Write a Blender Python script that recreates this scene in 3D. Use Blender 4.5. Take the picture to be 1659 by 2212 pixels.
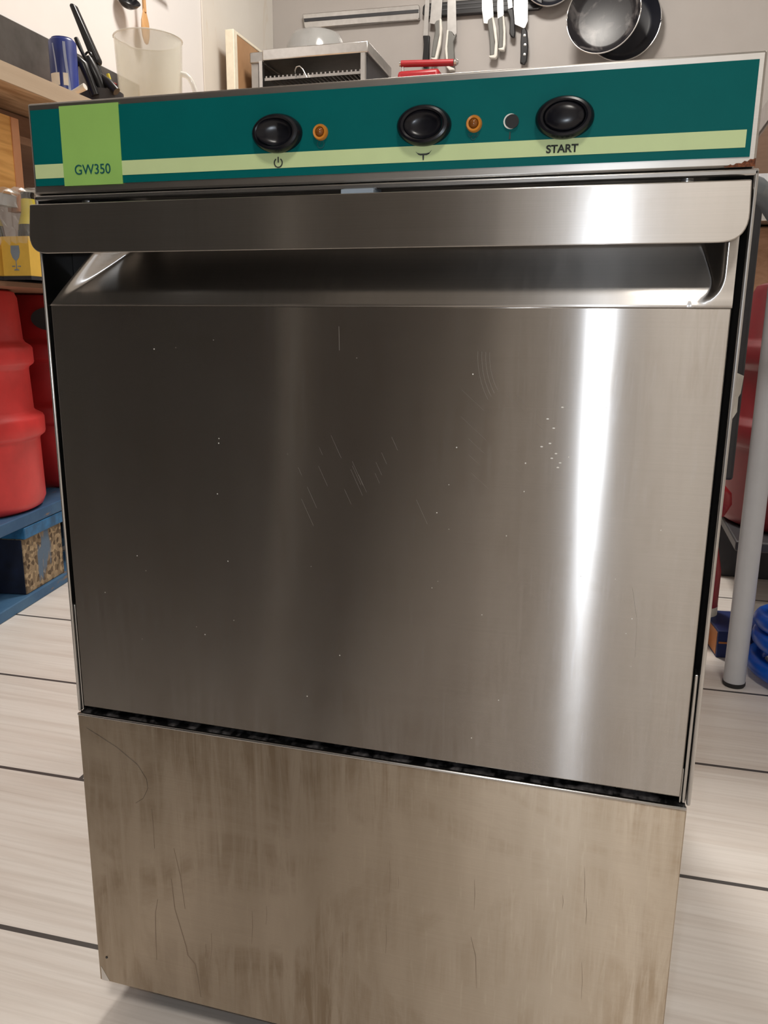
import bpy, bmesh, math, random
from mathutils import Vector, Matrix
random.seed(7)
PI = math.pi
SC = bpy.context.scene
COL = SC.collection
for o in list(bpy.data.objects):
    bpy.data.objects.remove(o, do_unlink=True)

# ------------------------------------------------------------------ camera
CX, CY, FPX = 829.5, 1106.0, 1731.5
CAM = Vector((0.34102, -0.43756, 0.51666))
YAW, PITCH, ROLL = 0.270541296, -0.230467836, -0.00955091719
M3 = (Matrix.Rotation(YAW, 3, 'Z') @ Matrix.Rotation(PITCH, 3, 'X') @ Matrix.Rotation(ROLL, 3, 'Y'))
R_, F_, U_ = M3.col[0].copy(), M3.col[1].copy(), M3.col[2].copy()
cd = bpy.data.cameras.new('camera')
cd.sensor_fit = 'HORIZONTAL'
cd.sensor_width = 36.0
cd.lens = 36.0 * FPX / 1659.0
cd.clip_start = 0.02
cam = bpy.data.objects.new('camera', cd)
COL.objects.link(cam)
mw = Matrix.Identity(4)
for i in range(3):
    mw[i][0], mw[i][1], mw[i][2], mw[i][3] = R_[i], U_[i], -F_[i], CAM[i]
cam.matrix_world = mw
SC.camera = cam

# ------------------------------------------------------------------ world, lights, exposure
SC.view_settings.view_transform = 'Standard'
SC.view_settings.look = 'None'
SC.view_settings.gamma = 1
SC.view_settings.use_curve_mapping = False
SC.view_settings.exposure = 0.38
wd = bpy.data.worlds.new('world')
SC.world = wd
wd.use_nodes = True
wd.node_tree.nodes['Background'].inputs[0].default_value = (0.9, 0.87, 0.82, 1)
wd.node_tree.nodes['Background'].inputs[1].default_value = 0.12


def area(name, loc, size, power, col, aim=None, size_y=None, spread=None):
    l = bpy.data.lights.new(name, 'AREA')
    l.energy = power
    l.color = col
    l.shape = 'RECTANGLE' if size_y else 'SQUARE'
    l.size = size
    if size_y:
        l.size_y = size_y
    if spread:
        l.spread = spread
    o = bpy.data.objects.new(name, l)
    COL.objects.link(o)
    o.location = loc
    d = Vector(aim) - Vector(loc) if aim else Vector((0, 0, -1))
    o.rotation_euler = d.to_track_quat('-Z', 'Y').to_euler()
    return o


CEIL = 2.55
# three ceiling panels of the kitchen (fixtures are built with the ceiling)
LAMPS = [(-0.15, 1.75, 33), (0.62, -1.35, 19), (1.45, 1.3, 9)]
for lx, ly, pw in LAMPS:
    area('ceiling_lamp_light', (lx, ly, CEIL - 0.052), 0.42, pw, (1.0, 0.945, 0.87))
# the phone's own flash beside the lens
fl = CAM - R_ * 0.013 + U_ * 0.022 - F_ * 0.004
area('phone_flash_light', fl, 0.010, 0.42, (0.80, 0.89, 1.0), aim=fl + F_)

# ------------------------------------------------------------------ helpers


def at(px, py, ax, v):
    """point of the place seen at a photo pixel, on the plane x/y/z = v"""
    d = R_ * ((px - CX) / FPX) + F_ - U_ * ((py - CY) / FPX)
    i = 'xyz'.index(ax)
    return CAM + d * ((v - CAM[i]) / d[i])


def tag(o, label=None, cat=None, group=None, kind=None):
    if label:
        o['label'] = label
    if cat:
        o['category'] = cat
    if group:
        o['group'] = group
    if kind:
        o['kind'] = kind
    return o


def empty(name, loc, label, cat, group=None, rz=0):
    o = bpy.data.objects.new(name, None)
    COL.objects.link(o)
    o.location = loc
    o.rotation_euler = (0, 0, rz)
    o.empty_display_size = 0.05
    return tag(o, label, cat, group)


class MB:
    def __init__(s):
        s.bm = bmesh.new()

    def box(s, x0, x1, y0, y1, z0, z1):
        v = [s.bm.verts.new((x, y, z)) for x in (x0, x1) for y in (y0, y1) for z in (z0, z1)]
        for f in ((0, 1, 3, 2), (4, 6, 7, 5), (0, 4, 5, 1), (2, 3, 7, 6), (0, 2, 6, 4), (1, 5, 7, 3)):
            s.bm.faces.new([v[i] for i in f])
        return s

    def prism(s, pts, off):
        """closed polygon pts (3D) extruded by vector off"""
        off = Vector(off)
        a = [s.bm.verts.new(Vector(p)) for p in pts]
        b = [s.bm.verts.new(Vector(p) + off) for p in pts]
        n = len(pts)
        s.bm.faces.new(a)
        s.bm.faces.new(b[::-1])
        for i in range(n):
            s.bm.faces.new((a[i], b[i], b[(i + 1) % n], a[(i + 1) % n]))
        return s

    def tube(s, pts, r, seg=12, close=False, cap=True):
        pts = [Vector(p) for p in pts]
        n = len(pts)
        rs = r if isinstance(r, (list, tuple)) else [r] * n
        rings = []
        up = Vector((0, 0, 1))
        for i, p in enumerate(pts):
            a = pts[(i - 1) % n] if (close or i) else p
            b = pts[(i + 1) % n] if (close or i < n - 1) else p
            t = (b - a)
            t = t.normalized() if t.length > 1e-9 else Vector((0, 0, 1))
            x = t.cross(up)
            if x.length < 0.05:
                x = t.cross(Vector((1, 0, 0)))
            x.normalize()
            if rings and x.dot(lastx) < 0 and not close:
                pass
            y = x.cross(t)
            lastx = x
            rings.append([s.bm.verts.new(p + (x * math.cos(2 * PI * k / seg) + y * math.sin(2 * PI * k / seg)) * rs[i]) for k in range(seg)])
        m = n if close else n - 1
        for i in range(m):
            A, B = rings[i], rings[(i + 1) % n]
            for k in range(seg):
                s.bm.faces.new((A[k], A[(k + 1) % seg], B[(k + 1) % seg], B[k]))
        if cap and not close:
            s.bm.faces.new(rings[0][::-1])
            s.bm.faces.new(rings[-1])
        return s

    def lathe(s, prof, c=(0, 0, 0), axis=(0, 0, 1), seg=32, sx=1, sy=1, spin=0, close=False):
        """prof: (r, h) pairs along axis"""
        ax = Vector(axis).normalized()
        if abs(ax.z) > 0.9:
            x = Vector((1, 0, 0))
        else:
            x = Vector((0, 0, 1)).cross(ax)
        x = (x - ax * x.dot(ax)).normalized()
        y = ax.cross(x)
        c = Vector(c)
        rings = []
        for r, h in prof:
            if r < 1e-6:
                rings.append([s.bm.verts.new(c + ax * h)])
            else:
                rings.append([s.bm.verts.new(c + ax * h + x * (r * sx * math.cos(2 * PI * k / seg + spin)) + y * (r * sy * math.sin(2 * PI * k / seg + spin))) for k in range(seg)])
        m = len(rings)
        for i in range(m if close else m - 1):
            A, B = rings[i], rings[(i + 1) % m]
            if len(A) == 1 and len(B) == 1:
                continue
            for k in range(seg):
                k2 = (k + 1) % seg
                if len(A) == 1:
                    s.bm.faces.new((A[0], B[k2], B[k]))
                elif len(B) == 1:
                    s.bm.faces.new((A[k], A[k2], B[0]))
                else:
                    s.bm.faces.new((A[k], A[k2], B[k2], B[k]))
        return s

    def build(s, name, mat, parent=None, bevel=0, smooth=False, seg=2, loc=None):
        bmesh.ops.recalc_face_normals(s.bm, faces=s.bm.faces)
        me = bpy.data.meshes.new(name)
        if loc is not None:
            bmesh.ops.translate(s.bm, verts=s.bm.verts, vec=-Vector(loc))
        s.bm.to_mesh(me)
        s.bm.free()
        o = bpy.data.objects.new(name, me)
        COL.objects.link(o)
        if loc is not None:
            o.location = loc
        me.materials.append(mat)
        if parent:
            o.parent = parent
            o.matrix_parent_inverse = Matrix.Identity(4)
        if bevel:
            b = o.modifiers.new('bevel', 'BEVEL')
            b.width = bevel
            b.segments = seg
            b.limit_method = 'ANGLE'
            b.angle_limit = math.radians(35)
        if smooth or bevel:
            me.polygons.foreach_set('use_smooth', [True] * len(me.polygons))
            try:
                me.set_sharp_from_angle(angle=math.radians(38))
            except Exception:
                pass
        return o


def rel(root, pts):
    l = root.location
    return [Vector(p) - l for p in pts]


def round_poly(pts, radii, n=7):
    """2D polygon with rounded corners"""
    out = []
    m = len(pts)
    for i, p in enumerate(pts):
        r = radii[i]
        p = Vector(p)
        if r <= 0:
            out.append(tuple(p))
            continue
        a = (Vector(pts[i - 1]) - p).normalized()
        b = (Vector(pts[(i + 1) % m]) - p).normalized()
        for k in range(n + 1):
            t = k / n
            q = (p + a * r) * (1 - t) ** 2 + p * 2 * t * (1 - t) + (p + b * r) * t ** 2
            out.append(tuple(q))
    return out


# ------------------------------------------------------------------ materials
def nm(name):
    m = bpy.data.materials.new(name)
    m.use_nodes = True
    nt = m.node_tree
    return m, nt, nt.nodes['Principled BSDF']


def noise_color(nt, scale, c1, c2, detail=4, lo=0.35, hi=0.65, rough=0.55, coord='Object', dist=0.0):
    tc = nt.nodes.new('ShaderNodeTexCoord')
    mp = nt.nodes.new('ShaderNodeMapping')
    mp.inputs['Scale'].default_value = scale
    nt.links.new(tc.outputs[coord], mp.inputs[0])
    nz = nt.nodes.new('ShaderNodeTexNoise')
    nz.inputs['Scale'].default_value = 1.0
    nz.inputs['Detail'].default_value = detail
    nz.inputs['Roughness'].default_value = rough
    nz.inputs['Distortion'].default_value = dist
    nt.links.new(mp.outputs[0], nz.inputs['Vector'])
    cr = nt.nodes.new('ShaderNodeValToRGB')
    cr.color_ramp.elements[0].position = lo
    cr.color_ramp.elements[1].position = hi
    cr.color_ramp.elements[0].color = (*c1, 1)
    cr.color_ramp.elements[1].color = (*c2, 1)
    nt.links.new(nz.outputs['Fac'], cr.inputs[0])
    return nz, cr


def mixc(nt, a, b, fac, mode='MIX'):
    mx = nt.nodes.new('ShaderNodeMix')
    mx.data_type = 'RGBA'
    mx.blend_type = mode
    for s, v in ((mx.inputs[0], fac), (mx.inputs[6], a), (mx.inputs[7], b)):
        if hasattr(v, 'links') or hasattr(v, 'is_linked'):
            nt.links.new(v, s)
        else:
            s.default_value = v
    return mx.outputs[2]


def plain(name, col, rough=0.5, metal=0.0, var=0.06, scale=40, coat=0, spec=None, bump=0.0):
    m, nt, b = nm(name)
    c1 = tuple(max(0, c * (1 - var)) for c in col)
    c2 = tuple(min(1, c * (1 + var)) for c in col)
    nz, cr = noise_color(nt, (scale,) * 3, c1, c2)
    nt.links.new(cr.outputs[0], b.inputs['Base Color'])
    b.inputs['Roughness'].default_value = rough
    b.inputs['Metallic'].default_value = metal
    b.inputs['Coat Weight'].default_value = coat
    if spec is not None:
        b.inputs['Specular IOR Level'].default_value = spec
    if bump:
        bp = nt.nodes.new('ShaderNodeBump')
        bp.inputs['Strength'].default_value = bump
        bp.inputs['Distance'].default_value = 0.002
        nt.links.new(nz.outputs['Fac'], bp.inputs['Height'])
        nt.links.new(bp.outputs[0], b.inputs['Normal'])
    return m


def brushed(name, c1, c2, rough=0.40, aniso=0.95, tangent=(0, 0, 1), stain=0.0, stain_col=(0.3, 0.22, 0.13), lines=True,
            sscale=(22, 1, 4), clean=(0.5, 0.5, 0.52), sharp=None):
    """stainless steel; fine grain along x smears the highlight along `tangent`"""
    m, nt, b = nm(name)
    nz, cr = noise_color(nt, sscale, c1, c2, detail=5, lo=0.3, hi=0.7)
    col = cr.outputs[0]
    if lines:
        nz2, cr2 = noise_color(nt, (6, 6, 2600), (0.93,) * 3, (1.0,) * 3, detail=2, lo=0.3, hi=0.7)
        col = mixc(nt, col, cr2.outputs[0], 1.0, 'MULTIPLY')
    if stain:
        # dried drips and wiped patches in the surface film
        nz3, cr3 = noise_color(nt, (120, 1, 9), (1, 1, 1), (0, 0, 0), detail=7, lo=0.42, hi=0.60, rough=0.66, dist=0.6)
        nz4, cr4 = noise_color(nt, (9, 1, 11), (0, 0, 0), (1, 1, 1), detail=6, lo=0.40, hi=0.66, rough=0.6, dist=1.1)
        nz5, cr5 = noise_color(nt, (260, 1, 26), (0, 0, 0), (1, 1, 1), detail=3, lo=0.60, hi=0.68)
        ml = nt.nodes.new('ShaderNodeMath')
        ml.operation = 'MULTIPLY'
        nt.links.new(cr3.outputs[0], ml.inputs[0])
        nt.links.new(cr4.outputs[0], ml.inputs[1])
        m2 = nt.nodes.new('ShaderNodeMath')
        m2.operation = 'MULTIPLY'
        nt.links.new(ml.outputs[0], m2.inputs[0])
        m2.inputs[1].default_value = stain
        col = mixc(nt, col, (*stain_col, 1), m2.outputs[0])
        m3 = nt.nodes.new('ShaderNodeMath')
        m3.operation = 'MULTIPLY'
        nt.links.new(cr5.outputs[0], m3.inputs[0])
        m3.inputs[1].default_value = stain * 0.30
        col = mixc(nt, col, (*clean, 1), m3.outputs[0])
        rr = nt.nodes.new('ShaderNodeMapRange')
        rr.inputs[3].default_value = rough
        rr.inputs[4].default_value = rough + 0.10
        nt.links.new(ml.outputs[0], rr.inputs[0])
        nt.links.new(rr.outputs[0], b.inputs['Roughness'])
    else:
        b.inputs['Roughness'].default_value = rough
    nt.links.new(col, b.inputs['Base Color'])
    b.inputs['Metallic'].default_value = 1.0
    b.inputs['Anisotropic'].default_value = aniso
    cx = nt.nodes.new('ShaderNodeCombineXYZ')
    for i in range(3):
        cx.inputs[i].default_value = tangent[i]
    nt.links.new(cx.outputs[0], b.inputs['Tangent'])
    if sharp:
        # the fine straight grain: a second, much narrower lobe across the brushing
        w, r, an = sharp
        gl = nt.nodes.new('ShaderNodeBsdfAnisotropic')
        gl.distribution = 'GGX'
        gl.inputs['Roughness'].default_value = r
        gl.inputs['Anisotropy'].default_value = an
        ct = nt.nodes.new('ShaderNodeCombineXYZ')
        ct.inputs[0].default_value = 1.0
        nt.links.new(ct.outputs[0], gl.inputs['Tangent'])
        nt.links.new(col, gl.inputs['Color'])
        ms = nt.nodes.new('ShaderNodeMixShader')
        ms.inputs[0].default_value = w
        out = [n for n in nt.nodes if n.type == 'OUTPUT_MATERIAL'][0]
        nt.links.new(b.outputs[0], ms.inputs[1])
        nt.links.new(gl.outputs[0], ms.inputs[2])
        nt.links.new(ms.outputs[0], out.inputs[0])
    return m


def wood(name, c1, c2, scale, rough=0.5, dist=1.5):
    m, nt, b = nm(name)
    nz, cr = noise_color(nt, scale, c1, c2, detail=6, lo=0.3, hi=0.7, rough=0.6, dist=dist)
    nt.links.new(cr.outputs[0], b.inputs['Base Color'])
    b.inputs['Roughness'].default_value = rough
    return m


def glassy(name, col, rough=0.05, alpha=0.35):
    m, nt, b = nm(name)
    b.inputs['Base Color'].default_value = (*col, 1)
    b.inputs['Roughness'].default_value = rough
    b.inputs['Specular IOR Level'].default_value = 0.8
    nz, cr = noise_color(nt, (9, 9, 5), (alpha * 0.75,) * 3, (min(1, alpha * 1.3),) * 3, detail=1)
    nt.links.new(cr.outputs[0], b.inputs['Alpha'])
    return m


DOOR = brushed('door_steel', (0.385, 0.36, 0.335), (0.455, 0.43, 0.405), rough=0.31, aniso=1.0, stain=0.45, stain_col=(0.30, 0.26, 0.22), sharp=(0.85, 0.225, 0.80))
KICK = brushed('kick_steel', (0.54, 0.46, 0.365), (0.68, 0.59, 0.485), rough=0.46, aniso=0.9, stain=0.7, stain_col=(0.36, 0.27, 0.18), clean=(0.74, 0.66, 0.54), sharp=(0.3, 0.24, 0.75))
HAND = brushed('handle_steel', (0.50, 0.47, 0.44), (0.58, 0.55, 0.52), rough=0.36, aniso=0.9, stain=0.25, stain_col=(0.4, 0.36, 0.32), sharp=(0.5, 0.2, 0.7))
FRAME = plain('frame_steel', (0.55, 0.54, 0.53), 0.25, 1.0)
HOUS = brushed('housing_steel', (0.50, 0.48, 0.45), (0.60, 0.57, 0.54), rough=0.42, aniso=0.7)
STEEL = plain('plain_steel', (0.62, 0.61, 0.60), 0.3, 1.0)
STEELD = plain('dull_steel', (0.42, 0.41, 0.40), 0.38, 1.0)
BLACK = plain('black_plastic', (0.012, 0.012, 0.014), 0.3)
GLOSSB = plain('glossy_black_plastic', (0.007, 0.007, 0.010), 0.26, spec=0.35)
RUBBER = plain('black_rubber', (0.015, 0.015, 0.016), 0.7)
GREEN = plain('green_fascia_film', (0.0, 0.118, 0.115), 0.5, var=0.03, spec=0.12)
LIME = plain('lime_green_film', (0.31, 0.56, 0.13), 0.5, var=0.03)
STRIPE = plain('pale_green_film', (0.60, 0.72, 0.36), 0.5, var=0.03)
INK = plain('dark_green_ink', (0.0, 0.085, 0.09), 0.6)
INKK = plain('black_ink', (0.03, 0.035, 0.03), 0.6)
AMBER = plain('amber_lens', (0.62, 0.23, 0.03), 0.15, coat=0.5)
AMBERD = plain('amber_lens_core', (0.22, 0.07, 0.01), 0.2)
GREYP = plain('blue_grey_plastic', (0.28, 0.33, 0.39), 0.5)
RUST = plain('rust', (0.16, 0.05, 0.02), 0.9, var=0.5, scale=900)
CREAMW = plain('cream_edge', (0.80, 0.74, 0.60), 0.5)
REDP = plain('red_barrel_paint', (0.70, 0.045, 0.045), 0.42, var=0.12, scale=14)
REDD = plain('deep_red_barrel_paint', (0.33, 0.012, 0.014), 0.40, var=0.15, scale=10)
REDG = plain('red_metal_paint', (0.30, 0.012, 0.018), 0.4)
YEL = plain('yellow_card', (0.92, 0.58, 0.10), 0.45, var=0.08, scale=20)
YELL = plain('yellow_label', (0.75, 0.62, 0.05), 0.45)
WHITEP = plain('white_plastic', (0.78, 0.76, 0.70), 0.4)
GREYG = plain('grey_knife_grip', (0.17, 0.17, 0.16), 0.55)
BOTTLE = plain('dark_bottle_glass', (0.02, 0.022, 0.02), 0.08, coat=0.5)
BLUE = plain('blue_canister_film', (0.025, 0.045, 0.25), 0.35, var=0.3, scale=12)
PALEB = plain('pale_blue_print', (0.35, 0.42, 0.62), 0.4)
HOSEB = plain('blue_hose_plastic', (0.005, 0.10, 0.55), 0.35, var=0.15)
TUBEG = plain('pale_grey_powder_coat', (0.52, 0.53, 0.56), 0.4, var=0.02)
HOSEG = plain('grey_hose_plastic', (0.16, 0.18, 0.20), 0.4)
DARKAP = plain('dark_grey_paint', (0.035, 0.035, 0.04), 0.5)
WORKW = wood('worktop_laminate', (0.40, 0.21, 0.09), (0.88, 0.60, 0.36), (42, 3.2, 30), 0.5)
EDGEW = wood('worktop_edge_laminate', (0.62, 0.47, 0.33), (0.70, 0.55, 0.40), (6, 3, 40), 0.5)
CABW = wood('orange_wood_veneer', (0.62, 0.28, 0.06), (0.92, 0.50, 0.15), (20, 5, 60), 0.45)
CABE = wood('edge_band_veneer', (0.60, 0.27, 0.13), (0.68, 0.32, 0.16), (10, 10, 10), 0.5)
BOARDW = wood('brown_board', (0.36, 0.20, 0.10), (0.46, 0.27, 0.14), (10, 3, 3), 0.6)
SPOONW = wood('spoon_wood', (0.50, 0.27, 0.10), (0.62, 0.36, 0.16), (60, 60, 8), 0.6)
BROWNW = wood('brown_wood', (0.25, 0.13, 0.07), (0.36, 0.20, 0.12), (20, 4, 40), 0.6)
DOORM = wood('dark_door_paint', (0.04, 0.032, 0.027), (0.06, 0.048, 0.04), (8, 8, 2), 0.5)
GLASS = glassy('clear_jug_plastic', (0.88, 0.86, 0.76), 0.10, 0.44)
RIMG = glassy('jug_rim_plastic', (0.9, 0.9, 0.86), 0.05, 0.6)
FROST = glassy('frosted_lid_glass', (0.42, 0.42, 0.41), 0.15, 0.42)
WRAP = glassy('crinkled_wrap_film', (0.8, 0.8, 0.78), 0.08, 0.22)


def pan_mat():
    m, nt, b = nm('worn_nonstick')
    nz, cr = noise_color(nt, (14, 14, 14), (0.012, 0.011, 0.014), (0.13, 0.12, 0.12), detail=6, lo=0.52, hi=0.72, dist=1.2)
    nt.links.new(cr.outputs[0], b.inputs['Base Color'])
    b.inputs['Roughness'].default_value = 0.35
    return m


PANM = pan_mat()
PANB = plain('pan_black_enamel', (0.012, 0.013, 0.02), 0.35)


def pallet_mat():
    m, nt, b = nm('chipped_blue_paint')
    nz, cr = noise_color(nt, (9, 9, 9), (0.03, 0.10, 0.22), (0.07, 0.17, 0.30), detail=5)
    nz2, cr2 = noise_color(nt, (60, 14, 60), (0, 0, 0), (1, 1, 1), detail=5, lo=0.63, hi=0.72)
    c = mixc(nt, cr.outputs[0], (0.25, 0.17, 0.10, 1), cr2.outputs[0])
    nt.links.new(c, b.inputs['Base Color'])
    b.inputs['Roughness'].default_value = 0.6
    return m


PALM = pallet_mat()
NAVYD = plain('dark_navy', (0.006, 0.012, 0.035), 0.6, var=0.4, scale=30)
PALB = plain('bright_blue_paint', (0.02, 0.14, 0.32), 0.5, var=0.4, scale=30)


def chip_mat():
    m, nt, b = nm('pressed_wood_chip')
    tc = nt.nodes.new('ShaderNodeTexCoord')
    vo = nt.nodes.new('ShaderNodeTexVoronoi')
    vo.inputs['Scale'].default_value = 130
    vo.inputs['Randomness'].default_value = 1
    nt.links.new(tc.outputs['Object'], vo.inputs['Vector'])
    sp = nt.nodes.new('ShaderNodeSeparateColor')
    nt.links.new(vo.outputs['Color'], sp.inputs[0])
    cr = nt.nodes.new('ShaderNodeValToRGB')
    cr.color_ramp.elements[0].color = (0.08, 0.05, 0.03, 1)
    cr.color_ramp.elements[1].color = (0.48, 0.36, 0.22, 1)
    nt.links.new(sp.outputs[0], cr.inputs[0])
    nz2, cr2 = noise_color(nt, (25, 25, 8), (0, 0, 0), (1, 1, 1), detail=3, lo=0.55, hi=0.62)
    c = mixc(nt, cr.outputs[0], (0.12, 0.18, 0.26, 1), cr2.outputs[0])
    nt.links.new(c, b.inputs['Base Color'])
    b.inputs['Roughness'].default_value = 0.85
    bp = nt.nodes.new('ShaderNodeBump')
    bp.inputs['Distance'].default_value = 0.004
    nt.links.new(sp.outputs[1], bp.inputs['Height'])
    nt.links.new(bp.outputs[0], b.inputs['Normal'])
    return m


CHIP = chip_mat()


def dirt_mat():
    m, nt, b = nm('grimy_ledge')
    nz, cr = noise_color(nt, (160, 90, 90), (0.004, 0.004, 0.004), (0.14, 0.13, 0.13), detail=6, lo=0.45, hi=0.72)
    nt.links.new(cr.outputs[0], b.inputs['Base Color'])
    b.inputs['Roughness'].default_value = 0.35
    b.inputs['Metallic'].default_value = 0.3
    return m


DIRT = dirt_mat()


def floor_mat():
    """wood-look ceramic planks laid in staggered rows with dark joints"""
    m, nt, b = nm('wood_look_tiles')
    tc = nt.nodes.new('ShaderNodeTexCoord')
    mp = nt.nodes.new('ShaderNodeMapping')
    mp.inputs['Rotation'].default_value = (0, 0, math.radians(-1.7))
    mp.inputs['Location'].default_value = (0.21, -0.0555, 0)
    nt.links.new(tc.outputs['Object'], mp.inputs[0])
    br = nt.nodes.new('ShaderNodeTexBrick')
    br.inputs['Scale'].default_value = 1.0
    br.inputs['Mortar Size'].default_value = 0.0027
    br.inputs['Mortar Smooth'].default_value = 0.1
    br.inputs['Bias'].default_value = 0
    br.inputs['Brick Width'].default_value = 1.21
    br.inputs['Row Height'].default_value = 0.2215
    br.offset = 0.5
    br.inputs['Color1'].default_value = (0.55, 0.55, 0.55, 1)
    br.inputs['Color2'].default_value = (1, 1, 1, 1)
    br.inputs['Mortar'].default_value = (0, 0, 0, 1)
    nt.links.new(mp.outputs[0], br.inputs['Vector'])
    nz, cr = noise_color(nt, (2.2, 34, 1), (0.72, 0.645, 0.585), (0.84, 0.785, 0.735), detail=7, lo=0.30, hi=0.58, rough=0.62, dist=0.7)
    nz2, cr2 = noise_color(nt, (4, 210, 1), (0.90, 0.89, 0.88), (1, 1, 1), detail=4, lo=0.32, hi=0.55, rough=0.6)
    c = mixc(nt, cr.outputs[0], cr2.outputs[0], 1.0, 'MULTIPLY')
    c = mixc(nt, c, br.outputs['Color'], 0.12, 'MULTIPLY')
    c = mixc(nt, c, (0.075, 0.068, 0.065, 1), br.outputs['Fac'])
    nt.links.new(c, b.inputs['Base Color'])
    b.inputs['Roughness'].default_value = 0.42
    bp = nt.nodes.new('ShaderNodeBump')
    bp.inputs['Strength'].default_value = 0.3
    bp.inputs['Distance'].default_value = 0.001
    iv = nt.nodes.new('ShaderNodeMath')
    iv.operation = 'SUBTRACT'
    iv.inputs[0].default_value = 1
    nt.links.new(br.outputs['Fac'], iv.inputs[1])
    nt.links.new(iv.outputs[0], bp.inputs['Height'])
    nt.links.new(bp.outputs[0], b.inputs['Normal'])
    return m


def wall_mat(name, c1, c2, sc=(2, 2, 2), stain=None):
    m, nt, b = nm(name)
    nz, cr = noise_color(nt, sc, c1, c2, detail=5)
    col = cr.outputs[0]
    if stain:
        nz2, cr2 = noise_color(nt, (3, 4.5, 2.0), (0, 0, 0), (1, 1, 1), detail=6, lo=0.62, hi=0.70, dist=2.0)
        ml = nt.nodes.new('ShaderNodeMath')
        ml.operation = 'MULTIPLY'
        ml.inputs[1].default_value = 0.35
        nt.links.new(cr2.outputs[0], ml.inputs[0])
        col = mixc(nt, col, (*stain, 1), ml.outputs[0])
    nt.links.new(col, b.inputs['Base Color'])
    b.inputs['Roughness'].default_value = 0.45
    return m


# ------------------------------------------------------------------ room
XL, YB, XR, YF = -1.15, 3.08, 2.3, -2.7
FLOORM = floor_mat()
WBACK = wall_mat('warm_grey_paint', (0.375, 0.345, 0.325), (0.43, 0.40, 0.38))
WLEFT = wall_mat('white_wall_cladding', (0.74, 0.72, 0.71), (0.80, 0.78, 0.77))
WLEFTC = wall_mat('stained_cream_cladding', (0.66, 0.62, 0.56), (0.72, 0.69, 0.64), stain=(0.55, 0.40, 0.24))
WHITE = wall_mat('white_paint', (0.70, 0.68, 0.65), (0.76, 0.74, 0.71))


def struct(name, mb, mat, **k):
    o = mb.build(name, mat, **k)
    o['kind'] = 'structure'
    return o


struct('floor', MB().box(XL - 0.1, XR + 0.1, YF - 0.1, YB + 0.1, -0.06, 0), FLOORM)
struct('ceiling', MB().box(XL - 0.1, XR + 0.1, YF - 0.1, YB + 0.1, CEIL, CEIL + 0.1), WHITE)
struct('wall_back', MB().box(XL - 0.1, XR + 0.1, YB, YB + 0.1, 0, CEIL), WBACK)
struct('wall_left', MB().box(XL - 0.1, XL, YF, YB, 0, CEIL), WLEFT)
struct('wall_right', MB().box(XR, XR + 0.1, YF, YB, 0, CEIL), WHITE)
struct('wall_front', MB().box(XL - 0.1, XR + 0.1, YF - 0.1, YF, 0, CEIL), WHITE)
struct('added_dark_door', MB().box(-0.85, -0.10, YF, YF + 0.05, 0.0, 2.05), DOORM, bevel=0.004)  # unseen dark door, added to darken what the washer door reflects
seam = at(436, 90, 'x', XL)
struct('trim_1', MB().box(XL, XL + 0.006, seam.y, YB, 0.92, CEIL), WLEFTC, bevel=0.002)

# ceiling lamp fixtures
for i, (lx, ly, pw) in enumerate(LAMPS):
    r = empty('ceiling_lamp', (lx, ly, CEIL), ['square ceiling lamp panel over the worktops', 'square ceiling lamp panel behind the photographer',
              'square ceiling lamp panel over the right hand table'][i], 'ceiling lamp', 'ceiling lamps')
    MB().box(-0.24, 0.24, -0.24, 0.24, -0.045, 0).build('lamp_frame', WHITEP, r, bevel=0.004)
    MB().box(-0.215, 0.215, -0.215, 0.215, -0.049, -0.045).build('diffuser', WHITEP, r)

# a tall black refrigerator added unseen at left for the washer door's dark reflection
BLK = plain('black_gloss_paint', (0.008, 0.008, 0.009), 0.25)
r = empty('darkener', (XL + 0.02, -1.08, 0), 'tall black refrigerator added unseen by the left wall for the dark reflection in the washer door', 'darkener')
MB().box(0, 0.60, -0.48, 0.48, 0.02, 2.0).build('cabinet', BLK, r, bevel=0.01)
MB().box(0.60, 0.63, -0.47, -0.005, 0.1, 1.98).build('door', BLK, r, bevel=0.006)
MB().box(0.60, 0.63, 0.005, 0.47, 0.1, 1.98).build('door', BLK, r, bevel=0.006)
MB().box(0, 0.58, -0.46, 0.46, 0, 0.03).build('base', RUBBER, r)

mat_ = MB().box(-0.49, 0.03, -1.65, -0.40, 0, 0.012).build('floor_mat', RUBBER, bevel=0.004)  # unseen mat, added so the washer door reflects a dark floor
tag(mat_, 'black rubber mat added unseen on the tiles for the dark reflection in the washer door, by the refrigerator', 'mat')

# ------------------------------------------------------------------ the glass washer
W, Z0, ZT = 0.40, 0.03, 0.6405
gw = empty('glass_washer', (0, 0, 0), 'stainless steel commercial glass washer with green control strip, standing on pale tiles', 'glass washer')
# carcass: shell with the flanges that frame the door
b = MB()
b.box(0.0015, W - 0.0015, 0.034, 0.47, Z0 + 0.004, ZT - 0.002)
b.build('carcass', STEELD, gw, bevel=0.002)
b = MB()
b.box(0.0, 0.0020, -0.001, 0.034, 0.252, 0.5895)
b.box(W - 0.0005, W + 0.0018, -0.001, 0.034, 0.252, 0.5895)
b.box(0.0, W + 0.0018, -0.001, 0.034, 0.5865, 0.5898)
b.build('door_surround', FRAME, gw, bevel=0.0009)
# dark gasket channels around the door
b = MB()
b.box(0.0022, W - 0.0007, 0.028, 0.0338, 0.2515, 0.5863)
b.build('door_gasket', RUBBER, gw)
# panel housing
hs = MB().box(0.0, W, -0.0006, 0.034, 0.5904, ZT).build('control_panel', HOUS, gw, bevel=0.0012)


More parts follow.
